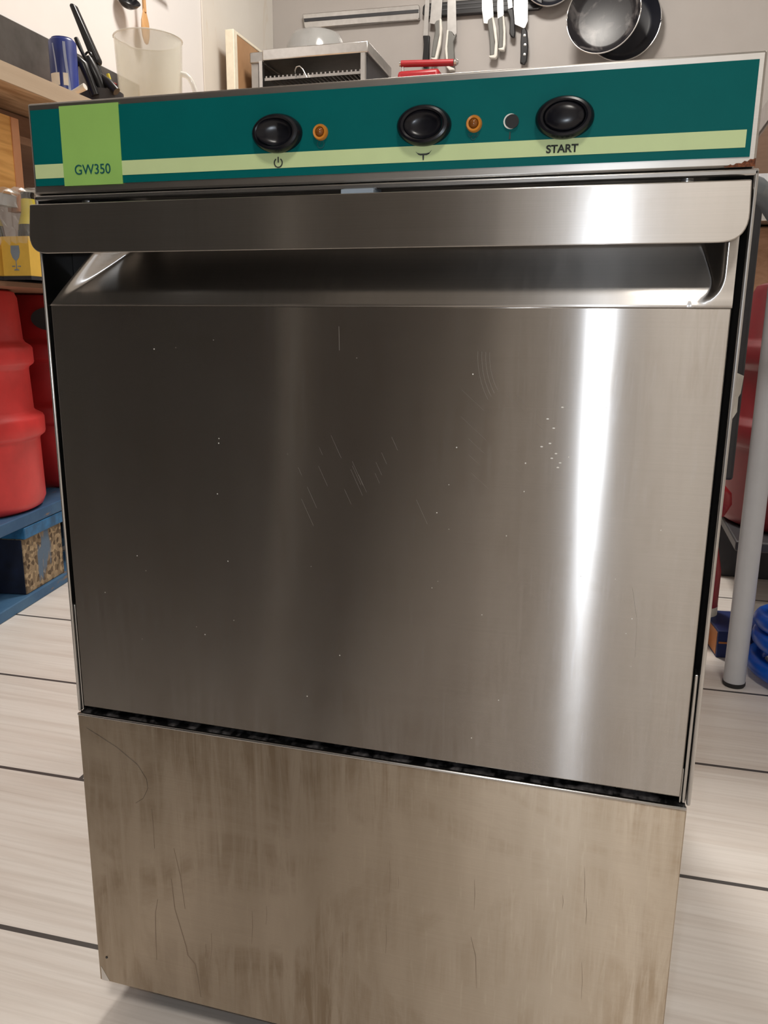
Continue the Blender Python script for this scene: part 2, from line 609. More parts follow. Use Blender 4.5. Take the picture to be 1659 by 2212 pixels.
def yplate(name, x0, x1, z0, z1, y0, y1, mat, parent, bevel=0):
    return MB().box(x0, x1, y0, y1, z0, z1).build(name, mat, parent, bevel=bevel)


yplate('green_film', 0.0020, 0.3968, 0.5949, 0.6366, -0.0010, -0.0005, GREEN, hs)
yplate('pale_stripe', 0.0023, 0.3944, 0.5990, 0.6068, -0.0012, -0.0009, STRIPE, hs)
yplate('lime_label', 0.0221, 0.0612, 0.5943, 0.6376, -0.0015, -0.0009, LIME, hs)
# rust creeping from the lower right corner of the panel
pts = [(0.3862, 0.5905)]
for k in range(12):
    x = 0.3862 + 0.0135 * k / 11
    pts.append((x, 0.5912 + 0.0035 * (k / 11) ** 1.5 + random.uniform(-0.0006, 0.0010)))
pts += [(0.3997, 0.5905)]
MB().prism([(x, -0.0009, z) for x, z in pts], (0, 0.0002, 0)).build('rust_stain', RUST, hs)


def text(txt, x, z, h, mat, parent, name, width=None, y=-0.0016, bold=0.0, align='LEFT'):
    cu = bpy.data.curves.new(name, 'FONT')
    cu.body = txt
    cu.size = 1
    cu.extrude = 0.0
    cu.offset = bold
    o = bpy.data.objects.new('tmp', cu)
    COL.objects.link(o)
    bpy.context.view_layer.update()
    dg = bpy.context.evaluated_depsgraph_get()
    me = bpy.data.meshes.new_from_object(o.evaluated_get(dg))
    bpy.data.objects.remove(o, do_unlink=True)
    xs = [v.co.x for v in me.vertices]
    ys = [v.co.y for v in me.vertices]
    sy = h / (max(ys) - min(ys))
    sx = (width / (max(xs) - min(xs))) if width else sy
    x0 = min(xs)
    y0 = min(ys)
    for v in me.vertices:
        v.co = Vector(((v.co.x - x0) * sx + x, y, (v.co.y - y0) * sy + z))
    bm = bmesh.new()
    bm.from_mesh(me)
    g = bmesh.ops.extrude_face_region(bm, geom=bm.faces[:])
    bmesh.ops.translate(bm, verts=[e for e in g['geom'] if isinstance(e, bmesh.types.BMVert)], vec=(0, 0.0003, 0))
    bmesh.ops.recalc_face_normals(bm, faces=bm.faces)
    bm.to_mesh(me)
    bm.free()
    me.materials.clear()
    me.materials.append(mat)
    ob = bpy.data.objects.new(name, me)
    COL.objects.link(ob)
    ob.parent = parent
    return ob


text('GW350', 0.0300, 0.6002, 0.0054, INK, hs, 'lettering', width=0.0238, y=-0.0018)
text('START', 0.3022, 0.6003, 0.0038, INKK, hs, 'lettering', width=0.0156, y=-0.0015, bold=0.028)


def arc2(cx, cz, r, a0, a1, w, n=20):
    o, i = [], []
    for k in range(n + 1):
        a = a0 + (a1 - a0) * k / n
        o.append((cx + (r + w / 2) * math.cos(a), cz + (r + w / 2) * math.sin(a)))
        i.append((cx + (r - w / 2) * math.cos(a), cz + (r - w / 2) * math.sin(a)))
    return o + i[::-1]


def marks(name, polys, mat, y=-0.0015):
    b = MB()
    for p in polys:
        b.prism([(x, y, z) for x, z in p], (0, 0.0003, 0))
    return b.build(name, mat, hs)


marks('power_symbol', [arc2(0.1583, 0.6017, 0.0023, math.radians(125), math.radians(415), 0.0006),
                       [(0.1580, 0.6018), (0.1586, 0.6018), (0.1586, 0.6047), (0.1580, 0.6047)]], INKK)
cup = [(0.2352, 0.6041), (0.2366, 0.6025), (0.2378, 0.6021), (0.2411, 0.6021), (0.2424, 0.6026), (0.2437, 0.6043), (0.2426, 0.6033), (0.2408, 0.6029), (0.2379, 0.6029), (0.2364, 0.6032)]
marks('glass_symbol', [cup, [(0.2391, 0.5998), (0.2397, 0.5998), (0.2398, 0.6021), (0.2389, 0.6021)]], INKK)
marks('cycle_symbol', [arc2(0.1829, 0.6100, 0.0019, math.radians(110), math.radians(430), 0.0005),
                       [(0.1827, 0.6100), (0.1831, 0.6100), (0.1831, 0.6117), (0.1827, 0.6117)]], INK, y=-0.0013)
marks('cycle_symbol', [arc2(0.2653, 0.6095, 0.0011, 0, 2 * PI * 0.98, 0.0004), arc2(0.2638, 0.6108, 0.0009, math.radians(100), math.radians(300), 0.0004),
                       arc2(0.2668, 0.6108, 0.0009, math.radians(-120), math.radians(80), 0.0004)], INK, y=-0.0013)
marks('needle_symbol', [[(0.2833, 0.6078), (0.2842, 0.6078), (0.2840, 0.6112), (0.2836, 0.6112)]], INKK, y=-0.0013)


def button(x, z, mode):
    c = (x, -0.001, z)
    bz = MB()
    bz.lathe([(1.0, 0), (1.0, 0.0016), (0.975, 0.0033), (0.90, 0.0048), (0.80, 0.0052), (0.72, 0.0046), (0.69, 0.0034), (0.68, 0.0)], (0, 0, 0), (0, -1, 0), 48, 0.01425, 0.0098)
    for v in bz.bm.verts:
        pass
    o = bz.build('push_button', GLOSSB, gw, smooth=True)
    o.location = c
    cp = MB()
    if mode == 'dome':
        pr = [(0.685, 0.001), (0.68, 0.0044), (0.60, 0.0056), (0.4, 0.0066), (0.2, 0.0070), (0, 0.0071)]
    else:
        pr = [(0.685, 0.004), (0.60, 0.0024), (0.4, 0.0014), (0.2, 0.0011), (0, 0.0010)]
    cp.lathe(pr, (0, 0, 0), (0, -1, 0), 40, 0.01425, 0.0098)
    if mode == 'tilt':
        for v in cp.bm.verts:
            v.co.y += -0.0030 * max(0.0, -v.co.x / 0.0097) ** 1.0 + 0.0008 * max(0.0, v.co.x / 0.0097)
    k = cp.build('button_cap', GLOSSB, o, smooth=True)
    return o


button(0.1583, 0.6163, 'tilt')
button(0.2396, 0.6161, 'dish')
button(0.3104, 0.6161, 'dome')


def indicator(x, z):
    o = MB().lathe([(0.0041, 0), (0.0041, 0.0016), (0.0036, 0.0026), (0.0026, 0.0024), (0.0024, 0.0012), (0, 0.0012)], (0, 0, 0), (0, -1, 0), 28).build('indicator_light', AMBER, gw, smooth=True)
    o.location = (x, -0.001, z)
    MB().lathe([(0.0024, 0.0010), (0.0021, 0.0026), (0.0010, 0.0036), (0, 0.0038)], (0, 0, 0), (0, -1, 0), 20).build('lens', AMBERD, o, smooth=True)
    return o


indicator(0.1830, 0.6158)
indicator(0.2655, 0.6157)
o = MB().lathe([(0.0033, 0), (0.0036, 0.0004), (0.0036, 0.0009), (0.0029, 0.0009), (0.0029, -0.003), (0, -0.003)], (0, 0, 0), (0, -1, 0), 28).build('adjuster_hole', WHITEP, gw, smooth=True)
o.location = (0.2840, -0.0011, 0.6159)
o2 = MB().lathe([(0.0033, 0.0002), (0.0033, 0.0009), (0, 0.0009)], (0, 0, 0), (0, -1, 0), 24).build('hole', RUBBER, o)
o2.location = (0.0008, -0.0003, -0.0001)

# door: lower sheet, scooped recess and flat pull plate
DX0, DX1 = 0.0042, 0.3962
door = MB().box(DX0, DX1, 0.0, 0.024, 0.2560, 0.5262).build('door', DOOR, gw, bevel=0.0008)
NX, NZ = 300, 40
zr0, zr1 = 0.5258, 0.583


def sm(t):
    t = max(0.0, min(1.0, t))
    return t * t * (3 - 2 * t)


def smin(a, b2, k):
    h_ = max(0.0, min(1.0, 0.5 + 0.5 * (b2 - a) / k))
    return b2 * (1 - h_) + a * h_ - k * h_ * (1 - h_)


b = MB()
grid = []
for j in range(NZ + 1):
    row = []
    z = zr0 + (zr1 - zr0) * (j / NZ)
    for i in range(NX + 1):
        u = i / NX
        u = 0.5 - 0.5 * math.cos(PI * u) if True else u
        x = DX0 + (DX1 - DX0) * u
        h = z - zr0
        d = 0.36 * h if h < 0.008 else 0.00288 + 0.78 * (h - 0.008)
        d = smin(d, 0.0232, 0.002)
        xe = DX0                               # cut-back, sloping facet at the left end
        d = d * (0.30 + 0.70 * sm((x - xe) / (0.006 + 0.45 * h)))
        uu = 1 - (DX1 - x - 0.0042) / 0.016             # rounded right end
        vv = 1 - h / 0.016
        kk = 1 - math.hypot(max(uu, 0), max(vv, 0) if uu > 0 else 0)
        if uu > -0.6:
            d = smin(d, 0.0232 * sm(1.3 * kk) + 0.0004, 0.003)
        d = max(d, 0)
        row.append(b.bm.verts.new((x, 0.0002 + d, z)))
    grid.append(row)
for j in range(NZ + 1):                                  # slide the columns so the sheet edge follows the slanted cut
    h = (zr1 - zr0) * j / NZ
    for i in range(NX + 1):
        v = grid[j][i]
        k_ = max(0.0, 1 - (v.co.x - DX0) / 0.16)
        v.co.x += 0.9 * min(h, 0.04) * k_
for j in range(NZ):
    for i in range(NX):
        b.bm.faces.new((grid[j][i], grid[j][i + 1], grid[j + 1][i + 1], grid[j + 1][i]))
rc = b.build('grip_recess', HAND, door, smooth=True)
rc.modifiers.new('solid', 'SOLIDIFY').thickness = 0.0006
rc.modifiers['solid'].offset = 1.0 if False else -1.0

b = MB()
hp = round_poly([(0.0035, 0.5832), (0.0012, 0.5555), (0.3988, 0.5555), (0.3978, 0.5832)], [0, 0.0125, 0.0135, 0], n=9)
hp = [(x, z) for x, z in hp]
b.prism([(x, -0.0118 + 0.05 * (z - 0.557), z) for x, z in hp], (0, 0.0012, 0))
plate = b.build('pull_plate', HAND, door, bevel=0.0005)
MB().box(0.0040, 0.3974, -0.0105, 0.012, 0.5822, 0.5834).build('plate_top_flange', HAND, plate, bevel=0.0005)

# kick plate with rolled top lip and a dirty ledge behind it
kick = MB().box(0.0, W, -0.0015, 0.0, Z0, 0.2508).build('kick_plate', KICK, gw, bevel=0.0006)
MB().box(0.0, W, -0.0024, 0.0006, 0.2492, 0.2512).build('rolled_lip', FRAME, kick, bevel=0.0008)
for xs in (0.0004, W - 0.0009):
    MB().box(xs, xs + 0.0005, -0.0012, 0.034, Z0, 0.2500).build('side_return', STEELD, kick)
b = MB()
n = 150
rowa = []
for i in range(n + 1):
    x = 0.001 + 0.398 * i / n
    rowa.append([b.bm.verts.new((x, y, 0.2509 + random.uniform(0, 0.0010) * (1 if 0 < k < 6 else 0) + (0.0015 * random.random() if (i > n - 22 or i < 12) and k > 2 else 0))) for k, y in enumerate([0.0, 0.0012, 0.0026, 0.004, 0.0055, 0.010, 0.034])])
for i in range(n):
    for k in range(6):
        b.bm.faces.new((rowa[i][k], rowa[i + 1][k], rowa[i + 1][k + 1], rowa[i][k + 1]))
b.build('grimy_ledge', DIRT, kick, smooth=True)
MB().prism([(0.0016, -0.0017, Z0 + 0.0002), (0.0085, -0.0017, Z0 + 0.0002), (0.0016, -0.0017, Z0 + 0.0125)], (0, 0.0002, 0)).build('bare_corner', STEEL, kick)
MB().lathe([(0.0009, 0), (0.0009, 0.0004), (0, 0.0005)], (0.0072, -0.0015, 0.0515), (0, -1, 0), 12).build('rivet', BLACK, kick)

# fine scratches and dried specks on the door, drips on the kick plate
SCR = plain('bare_scratch', (0.55, 0.54, 0.53), 0.35, 1.0)
DRIP = plain('dried_drip', (0.30, 0.24, 0.19), 0.5, 0.6)
rs = random.Random(11)


def hairline(b, px, y, r):
    b.tube([Vector((p.x, y, p.z)) for p in [at(a, c, 'y', 0.0) for a, c in px]], r, 4)


b = MB()
for k in range(16):
    a, c = rs.uniform(640, 900), rs.uniform(930, 1080)
    L_ = rs.uniform(15, 60)
    hairline(b, [(a, c), (a + L_ * 0.45, c + L_)], 0.0, 0.00004)
for k in range(10):
    a, c = rs.uniform(980, 1160), rs.uniform(830, 1040)
    L_ = rs.uniform(20, 70)
    hairline(b, [(a, c), (a + L_ * 0.8, c + L_ * 0.75)], 0.0, 0.000045)
for q in range(4):
    r0 = 95 + q * 9
    hairline(b, [(1148 + r0 * math.cos(t) * 0.95, 770 + r0 * 1.3 * math.sin(t)) for t in [PI * 0.80 + 0.07 * k for k in range(11)]][::-1], 0.0, 0.00007)
hairline(b, [(732, 705), (733, 757)], 0.0, 0.00009)
hairline(b, [(1366, 1270), (1376, 1340), (1372, 1420)], 0.0, 0.00006)
tag(b.build('fine_scratches', SCR, door), kind='stuff')
b = MB()
for k in range(42):
    a, c = rs.uniform(200, 1480), rs.uniform(720, 1600)
    p = at(a, c, 'y', 0)
    if p.x > 0.39 or p.z < 0.262:
        continue
    b.lathe([(rs.uniform(0.00015, 0.00042), 0), (0.0001, 0.0001), (0, 0.0001)], (p.x, 0, p.z), (0, -1, 0), 7)
for a, c in ((1183, 905), (1196, 925), (1188, 958), (1201, 980), (1170, 965), (1210, 1000), (1192, 990), (1215, 880), (1205, 1010)):
    p = at(a, c, 'y', 0)
    b.lathe([(0.0008, 0), (0.0005, 0.0001), (0, 0.0001)], (p.x, 0, p.z), (0, -1, 0), 7, 1.0, 0.5)
tag(b.build('dried_specks', WHITEP, door), kind='stuff')


def drip(b, px, w):
    P = [at(a, c, 'y', 0) for a, c in px]
    n_ = len(P)
    lft, rgt = [], []
    for k, p in enumerate(P):
        ww = w * (0.5 + 0.5 * rs.random()) * (0.4 if k in (0, n_ - 1) else 1)
        lft.append((p.x - ww / 2, -0.0017, p.z))
        rgt.append((p.x + ww / 2, -0.0017, p.z))
    b.prism(lft + rgt[::-1], (0, 0.0002, 0))


b = MB()
drip(b, [(372, 1895), (380, 1960), (392, 2000), (404, 2040), (408, 2060), (424, 2080), (430, 2110), (436, 2150)], 0.0010)
drip(b, [(343, 1940), (338, 1970), (339, 2030), (341, 2070)], 0.0007)
drip(b, [(330, 1745), (334, 1790), (336, 1830)], 0.0006)
drip(b, [(378, 1830), (392, 1890), (402, 1960)], 0.0005)
drip(b, [(1018, 2020), (1028, 2060), (1030, 2130)], 0.0005)
for k in range(14):
    a, c = rs.uniform(420, 1350), rs.uniform(1850, 2080)
    L_ = rs.uniform(25, 80)
    drip(b, [(a, c), (a + 1, c + L_ * 0.5), (a - 1, c + L_)], rs.uniform(0.0002, 0.0004))
tag(b.build('drip_marks', DRIP, kick), kind='stuff')
b = MB()
b.tube([Vector((p.x, -0.0016, p.z)) for p in [at(a, c, 'y', 0) for a, c in ((190, 1570), (255, 1612), (300, 1650), (319, 1680), (322, 1700), (312, 1722), (296, 1732))]], 0.00008, 4)
b.build('hair', BLACK, kick)

# hinge arms showing in the side gaps
for x0, x1, top in ((0.0023, 0.0035, 0.3300), (0.3970, 0.3990, 0.3312)):
    MB().box(x0, x1, 0.0005, 0.010, 0.2525, top).build('hinge_arm', FRAME, gw, bevel=0.0005)
MB().box(0.3955, 0.3966, 0.0005, 0.008, 0.2525, 0.2740).build('hinge_pin', FRAME, gw, bevel=0.0003)
# screws and latch above the door
for px, py in ((183, 431), (1485, 391)):
    p = at(px, py, 'y', 0.004)
    MB().lathe([(0.0030, 0), (0.0028, 0.0015), (0.0012, 0.0026), (0, 0.0028)], (p.x, 0.0062, p.z), (0, -1, 0), 16).build('screw', STEEL, gw, smooth=True)
MB().box(0.1950, 0.2132, -0.004, 0.012, 0.5836, 0.5866).build('latch', GREYP, gw, bevel=0.0004)
for x in (0.03, 0.37):
    for y in (0.045, 0.43):
        MB().lathe([(0.0, 0), (0.017, 0), (0.017, 0.006), (0.012, 0.012), (0.010, 0.036), (0, 0.036)], (x, y, 0), (0, 0, 1), 20).build('foot', RUBBER, gw, smooth=True)

# ------------------------------------------------------------------ left side: worktop and cupboard
ZW = 0.885
XE = at(90, 176, 'z', 0.88).x          # front edge of the worktop
wt = empty('worktop', (XL, 0, ZW), 'wooden laminate worktop with pale front edging along the left wall', 'worktop')
MB().box(0.001, XE - XL - 0.003, 0.05, 2.45, -0.026, 0).build('slab', WORKW, wt)
MB().box(XE - XL - 0.003, XE - XL, 0.05, 2.45, -0.026, 0.0005).build('edging', EDGEW, wt)

p0 = at(0, 39, 'x', XL)
p1 = at(253, 157, 'x', XL)
o = MB().box(XL + 0.0005, XL + 0.008, 0.3, 2.0, ZW, (p0.z + p1.z) / 2).build('backsplash_panel', plain('dark_brushed_steel', (0.27, 0.26, 0.25), 0.3, 1.0, var=0.3, scale=7), bevel=0.002)
tag(o, 'low dull steel backsplash panel behind the left worktop', 'backsplash')

xc = XE - 0.055
cab = empty('cupboard', (XL, 0.3, 0), 'orange wood cupboard hung below the left worktop, edge banded, with a grey lower strip', 'cupboard')
c0 = at(0, 213, 'x', xc)
c1 = at(30, 219, 'x', xc)
c2 = at(48, 222, 'x', xc)
cb = at(50, 437, 'x', xc)
zt = 0.852
zb = at(0, 441, 'x', xc).z
L = Vector((XL, 0.3, 0))


def lb(mb, x0, x1, y0, y1, z0, z1):
    return mb.box(x0 - L.x, x1 - L.x, y0 - L.y, y1 - L.y, z0, z1)


zface = at(0, 415, 'x', xc).z
ye = at(44, 330, 'x', xc).y
yb_ = at(28, 330, 'x', xc).y
lb(MB(), xc - 0.018, xc, 0.25, yb_, zface, zt - 0.022).build('front_panel', CABW, cab)
lb(MB(), xc - 0.020, xc + 0.002, yb_, ye, zb - 0.006, zt - 0.022).build('edge_band', CABE, cab, bevel=0.001)
lb(MB(), xc - 0.016, xc - 0.001, 0.25, yb_, zb, zface).build('lower_strip', TUBEG, cab)
lb(MB(), XL + 0.001, xc - 0.02, 0.25, 2.3, 0.80, 0.812).build('cross_rail', BROWNW, cab)
lb(MB(), XL + 0.001, xc - 0.08, 0.22, 0.24, 0.62, 0.857).build('side_panel', BROWNW, cab)
lb(MB(), XL + 0.001, xc - 0.08, 2.30, 2.32, 0.0, 0.857).build('side_panel', BROWNW, cab)
lb(MB(), xc - 0.10, xc - 0.06, 0.25, 2.3, 0.812, 0.857).build('top_rail', BROWNW, cab)
for q in (1.60, 1.95):
    lb(MB(), xc - 0.07, xc - 0.05, q, q + 0.04, 0.0, 0.80).build('upright', BROWNW, cab)

# ------------------------------------------------------------------ things on the left worktop
# blue canister
cc = CAM + (at(134, 88, 'x', -0.8) - CAM) * 0.93
cr_ = 0.0255
ch = cc.z - ZW
can = empty('canister', (cc.x, cc.y, ZW), 'dark blue cylindrical salt canister with pale swirls and a white band', 'canister')
MB().lathe([(0, 0), (cr_, 0), (cr_, ch - 0.004), (cr_ - 0.003, ch), (0, ch)], seg=40).build('tub', BLUE, can, smooth=True)
MB().lathe([(cr_ - 0.006, ch), (cr_ - 0.006, ch + 0.003), (0, ch + 0.003)], seg=40).build('lid', BLUE, can, smooth=True)


def wrap_strip(pts, w, mat, parent, name, r):
    """thin printed strip wrapped on a cylinder; pts (angle, z)"""
    b = MB()
    prev = None
    for a, z in pts:
        l = b.bm.verts.new((r * math.cos(a - w / r / 2), r * math.sin(a - w / r / 2), z))
        q = b.bm.verts.new((r * math.cos(a + w / r / 2), r * math.sin(a + w / r / 2), z))
        if prev:
            b.bm.faces.new((prev[0], prev[1], q, l))
        prev = (l, q)
    return b.build(name, mat, parent, smooth=True)


va = math.atan2(CAM.y - cc.y, CAM.x - cc.x)
wrap_strip([(va + 0.10 + 0.35 * sm(k / 10) - 0.25 * sm((k - 5) / 5), ch * (0.95 - 0.9 * k / 10)) for k in range(11)], 0.005, PALEB, can, 'swirl_print', cr_ + 0.0005)
wrap_strip([(va - 0.75 + 0.2 * math.sin(k * 0.35), ch * (0.93 - 0.9 * k / 10)) for k in range(11)], 0.003, PALEB, can, 'swirl_print', cr_ + 0.0005)
for a0, a1 in ((-1.2, -0.35), (-0.1, 0.25)):
    b = MB()
    prev = None
    for k in range(9):
        a = va + a0 + (a1 - a0) * k / 8
        l = b.bm.verts.new(((cr_ + 0.0007) * math.cos(a), (cr_ + 0.0007) * math.sin(a), ch * 0.46))
        q = b.bm.verts.new(((cr_ + 0.0007) * math.cos(a), (cr_ + 0.0007) * math.sin(a), ch * 0.60))
        if prev:
            b.bm.faces.new((prev[0], l, q, prev[1]))
        prev = (l, q)
    b.build('white_label', WHITEP, can, smooth=True)

# utensils in a dark pot
YU = 1.12


def P3(px, py, y=YU):
    return at(px, py, 'y', y)


pb = P3(212, 190, YU)
pot = MB().lathe([(0, 0), (0.038, 0), (0.044, 0.085), (0.041, 0.085), (0.036, 0.006), (0, 0.006)], seg=28).build('utensil_pot', DARKAP, smooth=True)
pot.location = (pb.x, YU + 0.01, ZW)
tag(pot, 'dark pot holding black kitchen utensils beside the blue canister', 'pot')
o = MB().prism([P3(*q) for q in ((148, 10), (152, 5), (158, 8), (212, 128), (211, 137), (204, 139), (195, 128))], (0, 0.016, 0)).build('fish_slice', BLACK, bevel=0.003)
bb = MB()
tag(o, 'tallest black nylon utensil, long flat handle leaning to the left', 'kitchen utensil', 'black utensils beside the jug')
MB().tube([P3(205, 132, YU + 0.008) - o.location, P3(222, 175, YU + 0.008), P3(232, 205, YU + 0.012)], 0.006).build('shaft', BLACK, o, smooth=True)
t = MB().tube([P3(190, 124, YU - 0.02), P3(198, 145, YU - 0.02), P3(212, 175, YU - 0.015), P3(224, 206, YU - 0.01)], [0.008, 0.011, 0.012, 0.012]).build('kitchen_tongs', BLACK, smooth=True)
tag(t, 'thick black utensil handle with a round hanging loop at its top', 'kitchen utensil', 'black utensils beside the jug')
ring = [P3(191, 121, YU - 0.02) + Vector((0.007 * math.cos(a), 0, 0.007 * math.sin(a))) for a in [k * PI / 8 for k in range(16)]]
MB().tube(ring, 0.0022, 8, close=True).build('hanging_loop', BLACK, t, smooth=True)
t = MB().tube([P3(164, 82, YU - 0.03), P3(168, 92, YU - 0.03), P3(180, 118, YU - 0.03), P3(187, 130, YU - 0.025), P3(205, 175, YU - 0.02), P3(214, 204, YU - 0.02)], [0.004, 0.0045, 0.0035, 0.004, 0.005, 0.005]).build('slim_spoon', BLACK, smooth=True)
tag(t, 'slim black utensil stem standing left of the thick looped handle', 'kitchen utensil', 'black utensils beside the jug')
t = MB().tube([P3(158, 140, YU - 0.045), P3(172, 131, YU - 0.045), P3(180, 140, YU - 0.045), P3(192, 170, YU - 0.04), P3(206, 206, YU - 0.035)], [0.008, 0.009, 0.009, 0.008, 0.008]).build('bent_masher', BLACK, smooth=True)
tag(t, 'bent black utensil with a hooked top next to the blue canister', 'kitchen utensil', 'black utensils beside the jug')
t = MB().tube([P3(214, 160, YU - 0.01), P3(235, 180, YU - 0.01), P3(252, 198, YU - 0.01)], [0.004, 0.009, 0.008]).build('black_scraper', BLACK, smooth=True)
tag(t, 'short black utensil lying to the right, in front of the jug', 'kitchen utensil', 'black utensils beside the jug')
t = MB().tube([P3(150, 206, YU - 0.10), P3(166, 197, YU - 0.10), P3(184, 187, YU - 0.10)], [0.0055, 0.0055, 0.0065]).build('marker_pen', WHITEP, smooth=True)
tag(t, 'short white tube lying at an angle beside the blue canister', 'pen')
t = MB().tube([P3(233, 160, YU + 0.06), P3(238, 176, YU + 0.06), P3(241, 200, YU + 0.06)], 0.0035).build('yellow_brush', YELL, smooth=True)
tag(t, 'thin yellow plastic stick behind the black utensils', 'stick')
t = MB().tube([P3(240, 180, YU + 0.07), P3(249, 183, YU + 0.07), P3(247, 200, YU + 0.07)], 0.0045).build('red_clip', REDG, smooth=True)
tag(t, 'small red plastic clip behind the black utensils', 'clip')

# measuring jug
jc = CAM + (at(320, 90, 'y', 1.4) - CAM) * 0.965
jh = at(320, 86, 'y', jc.y).z - ZW
jr = 0.0745
jug = empty('measuring_jug', (jc.x, jc.y, ZW), 'clear plastic measuring jug with dried yellow residue and a curved handle', 'jug')
MB().lathe([(0, 0.001), (jr * 0.86, 0.001), (jr * 0.9, 0.012), (jr * 0.94, jh * 0.6), (jr, jh), (jr - 0.0025, jh), (jr * 0.94 - 0.0025, jh * 0.6), (jr * 0.87, 0.014), (jr * 0.8, 0.006), (0, 0.006)], seg=48).build('jug_wall', GLASS, jug, smooth=True)
ringp = []
for k in range(40):
    a = 2 * PI * k / 40
    ringp.append((jr * math.cos(a), jr * math.sin(a), jh + (0.004 if abs(a - PI) < 0.4 else 0)))
MB().tube(ringp, 0.0018, 8, close=True).build('rim', RIMG, jug, smooth=True)
hd = R_.copy()
hd.z = 0
hd.normalize()
hpz = []
for k in range(13):
    a = -PI / 2 + PI * k / 12
    hpz.append(hd * (jr * 0.93 + 0.036 * math.cos(a) ** 0.8 if math.cos(a) > 0.001 else jr * 0.93) + Vector((0, 0, jh * 0.42 + jh * 0.30 * math.sin(a))))
MB().tube(hpz, 0.006, 10).build('handle', RIMG, jug, smooth=True)
RES = glassy('dried_batter_film', (0.82, 0.74, 0.45), 0.5, 0.55)
b = MB()
prev = None
va = math.atan2(CAM.y - jc.y, CAM.x - jc.x)
for k in range(25):
    a = va - 1.3 + 2.0 * k / 24
    r1 = jr * 0.94 - 0.004
    top = jh * (0.36 + 0.10 * math.sin(k * 0.7) + 0.06 * math.sin(k * 1.9))
    l = b.bm.verts.new((r1 * 0.93 * math.cos(a), r1 * 0.93 * math.sin(a), 0.012))
    q = b.bm.verts.new((r1 * math.cos(a), r1 * math.sin(a), top))
    if prev:
        b.bm.faces.new((prev[0], l, q, prev[1]))
    prev = (l, q)
b.build('dried_residue', RES, jug, smooth=True)

# ladle and wooden spoon hanging on the left wall from a rail above
XH = XL + 0.035
rl0, rl1 = at(230, -130, 'x', XH), at(380, -130, 'x', XH)
rail = MB().tube([(XH, rl0.y - 0.1, rl0.z), (XH, rl1.y - 0.03, rl0.z)], 0.006).build('hanging_rail', STEEL, smooth=True)
tag(rail, 'steel utensil rail on the white left wall', 'rail')
for yy in (rl0.y - 0.05, rl1.y - 0.06):
    MB().tube([(XL, yy, rl0.z), (XH, yy, rl0.z)], 0.004).build('bracket', STEEL, rail, smooth=True)
lc = at(278, 2, 'x', XH)
lad = empty('ladle', (XH, lc.y, lc.z), 'black nylon ladle hanging on the white wall above the jug', 'ladle')
b = MB()
b.lathe([(0, -0.020), (0.018, -0.0175), (0.030, -0.008), (0.036, 0.004), (0.034, 0.004), (0.028, -0.006), (0.016, -0.0145), (0, -0.017)], (0, 0, 0), Vector((0.5, -0.25, 0.55)), 28, 1.0, 0.8)
b.build('bowl', GLOSSB, lad, smooth=True)
MB().tube([(0.0, -0.02, 0.01), (-0.004, -0.03, 0.06), (0, -0.02, rl0.z - lc.z - 0.02), (0.004, -0.02, rl0.z - lc.z)], [0.005, 0.005, 0.005, 0.004]).build('handle', BLACK, lad, smooth=True)
sc = at(314, 58, 'x', XH)
sp = empty('wooden_spoon', (XH, sc.y, sc.z), 'wooden spoon hanging bowl down behind the jug', 'spoon')
MB().lathe([(0, -0.05), (0.010, -0.046), (0.019, -0.03), (0.0225, -0.008), (0.020, 0.015), (0.012, 0.036), (0.006, 0.05), (0, 0.05)], (0, 0, 0), (0, 0, 1), 28, 0.28, 1.0).build('bowl', SPOONW, sp, smooth=True)
MB().tube([(0, 0, 0.04), (0, -0.002, 0.12), (0, 0, rl0.z - sc.z)], [0.006, 0.0055, 0.006]).build('handle', SPOONW, sp, smooth=True)

# ------------------------------------------------------------------ back worktop
bw = empty('back_worktop', (0.4, YB, ZW), 'long steel worktop along the grey back wall', 'worktop')
MB().box(XL - 0.4 + 0.01, XR - 0.4 - 0.02, -0.62, -0.001, -0.04, 0).build('slab', STEEL, bw, bevel=0.003)
for x in (-1.45, -0.1, 1.7):
    MB().box(x, x + 0.04, -0.60, -0.56, -ZW, -0.04).build('leg', STEELD, bw)
MB().box(-1.4, -0.12, -0.6, -0.02, -0.62, -0.60).build('undershelf', STEELD, bw, bevel=0.003)

# salamander grill
YG = 2.56
g_tl, g_tr = at(566, 100, 'y', YG), at(795, 93, 'y', YG)
g_bl, g_br = at(566, 127, 'y', YG), at(795, 116, 'y', YG)
xl_ = at(541, 108, 'y', YG + 0.02).x
zt_ = (g_tl.z + g_tr.z) / 2
zb_ = (g_bl.z + g_br.z) / 2
yd = min(at(832, 147, 'z', zt_).y, YB - 0.03)
gr = empty('salamander_grill', (g_tl.x, YG, ZW), 'open stainless steel salamander grill on the back worktop', 'grill')
gx0, gx1, gz = 0.0, g_tr.x - g_tl.x, zt_ - ZW
gb = zb_ - ZW
gd = yd - YG
fx = xl_ - g_tl.x
MB().box(gx0, gx1, 0, gd, gb, gz).build('hood', STEEL, gr, bevel=0.004)
MB().box(fx, gx0, 0.01, gd, gb - 0.003, gz - 0.004).build('hood_end', STEELD, gr, bevel=0.004)
MB().box(fx + 0.002, fx + 0.03, 0.02, gd, 0.02, gb - 0.003).build('side_panel', STEELD, gr)
MB().box(gx1 - 0.028, gx1 - 0.012, 0.002, 0.02, 0.02, gb).build('front_post', STEEL, gr)
MB().box(gx0 - 0.015, gx0 - 0.002, 0.002, 0.02, 0.02, gb).build('front_post', STEEL, gr)
MB().box(gx1 - 0.025, gx1 - 0.012, 0.03, gd, 0.02, gb).build('side_panel', DARKAP, gr)
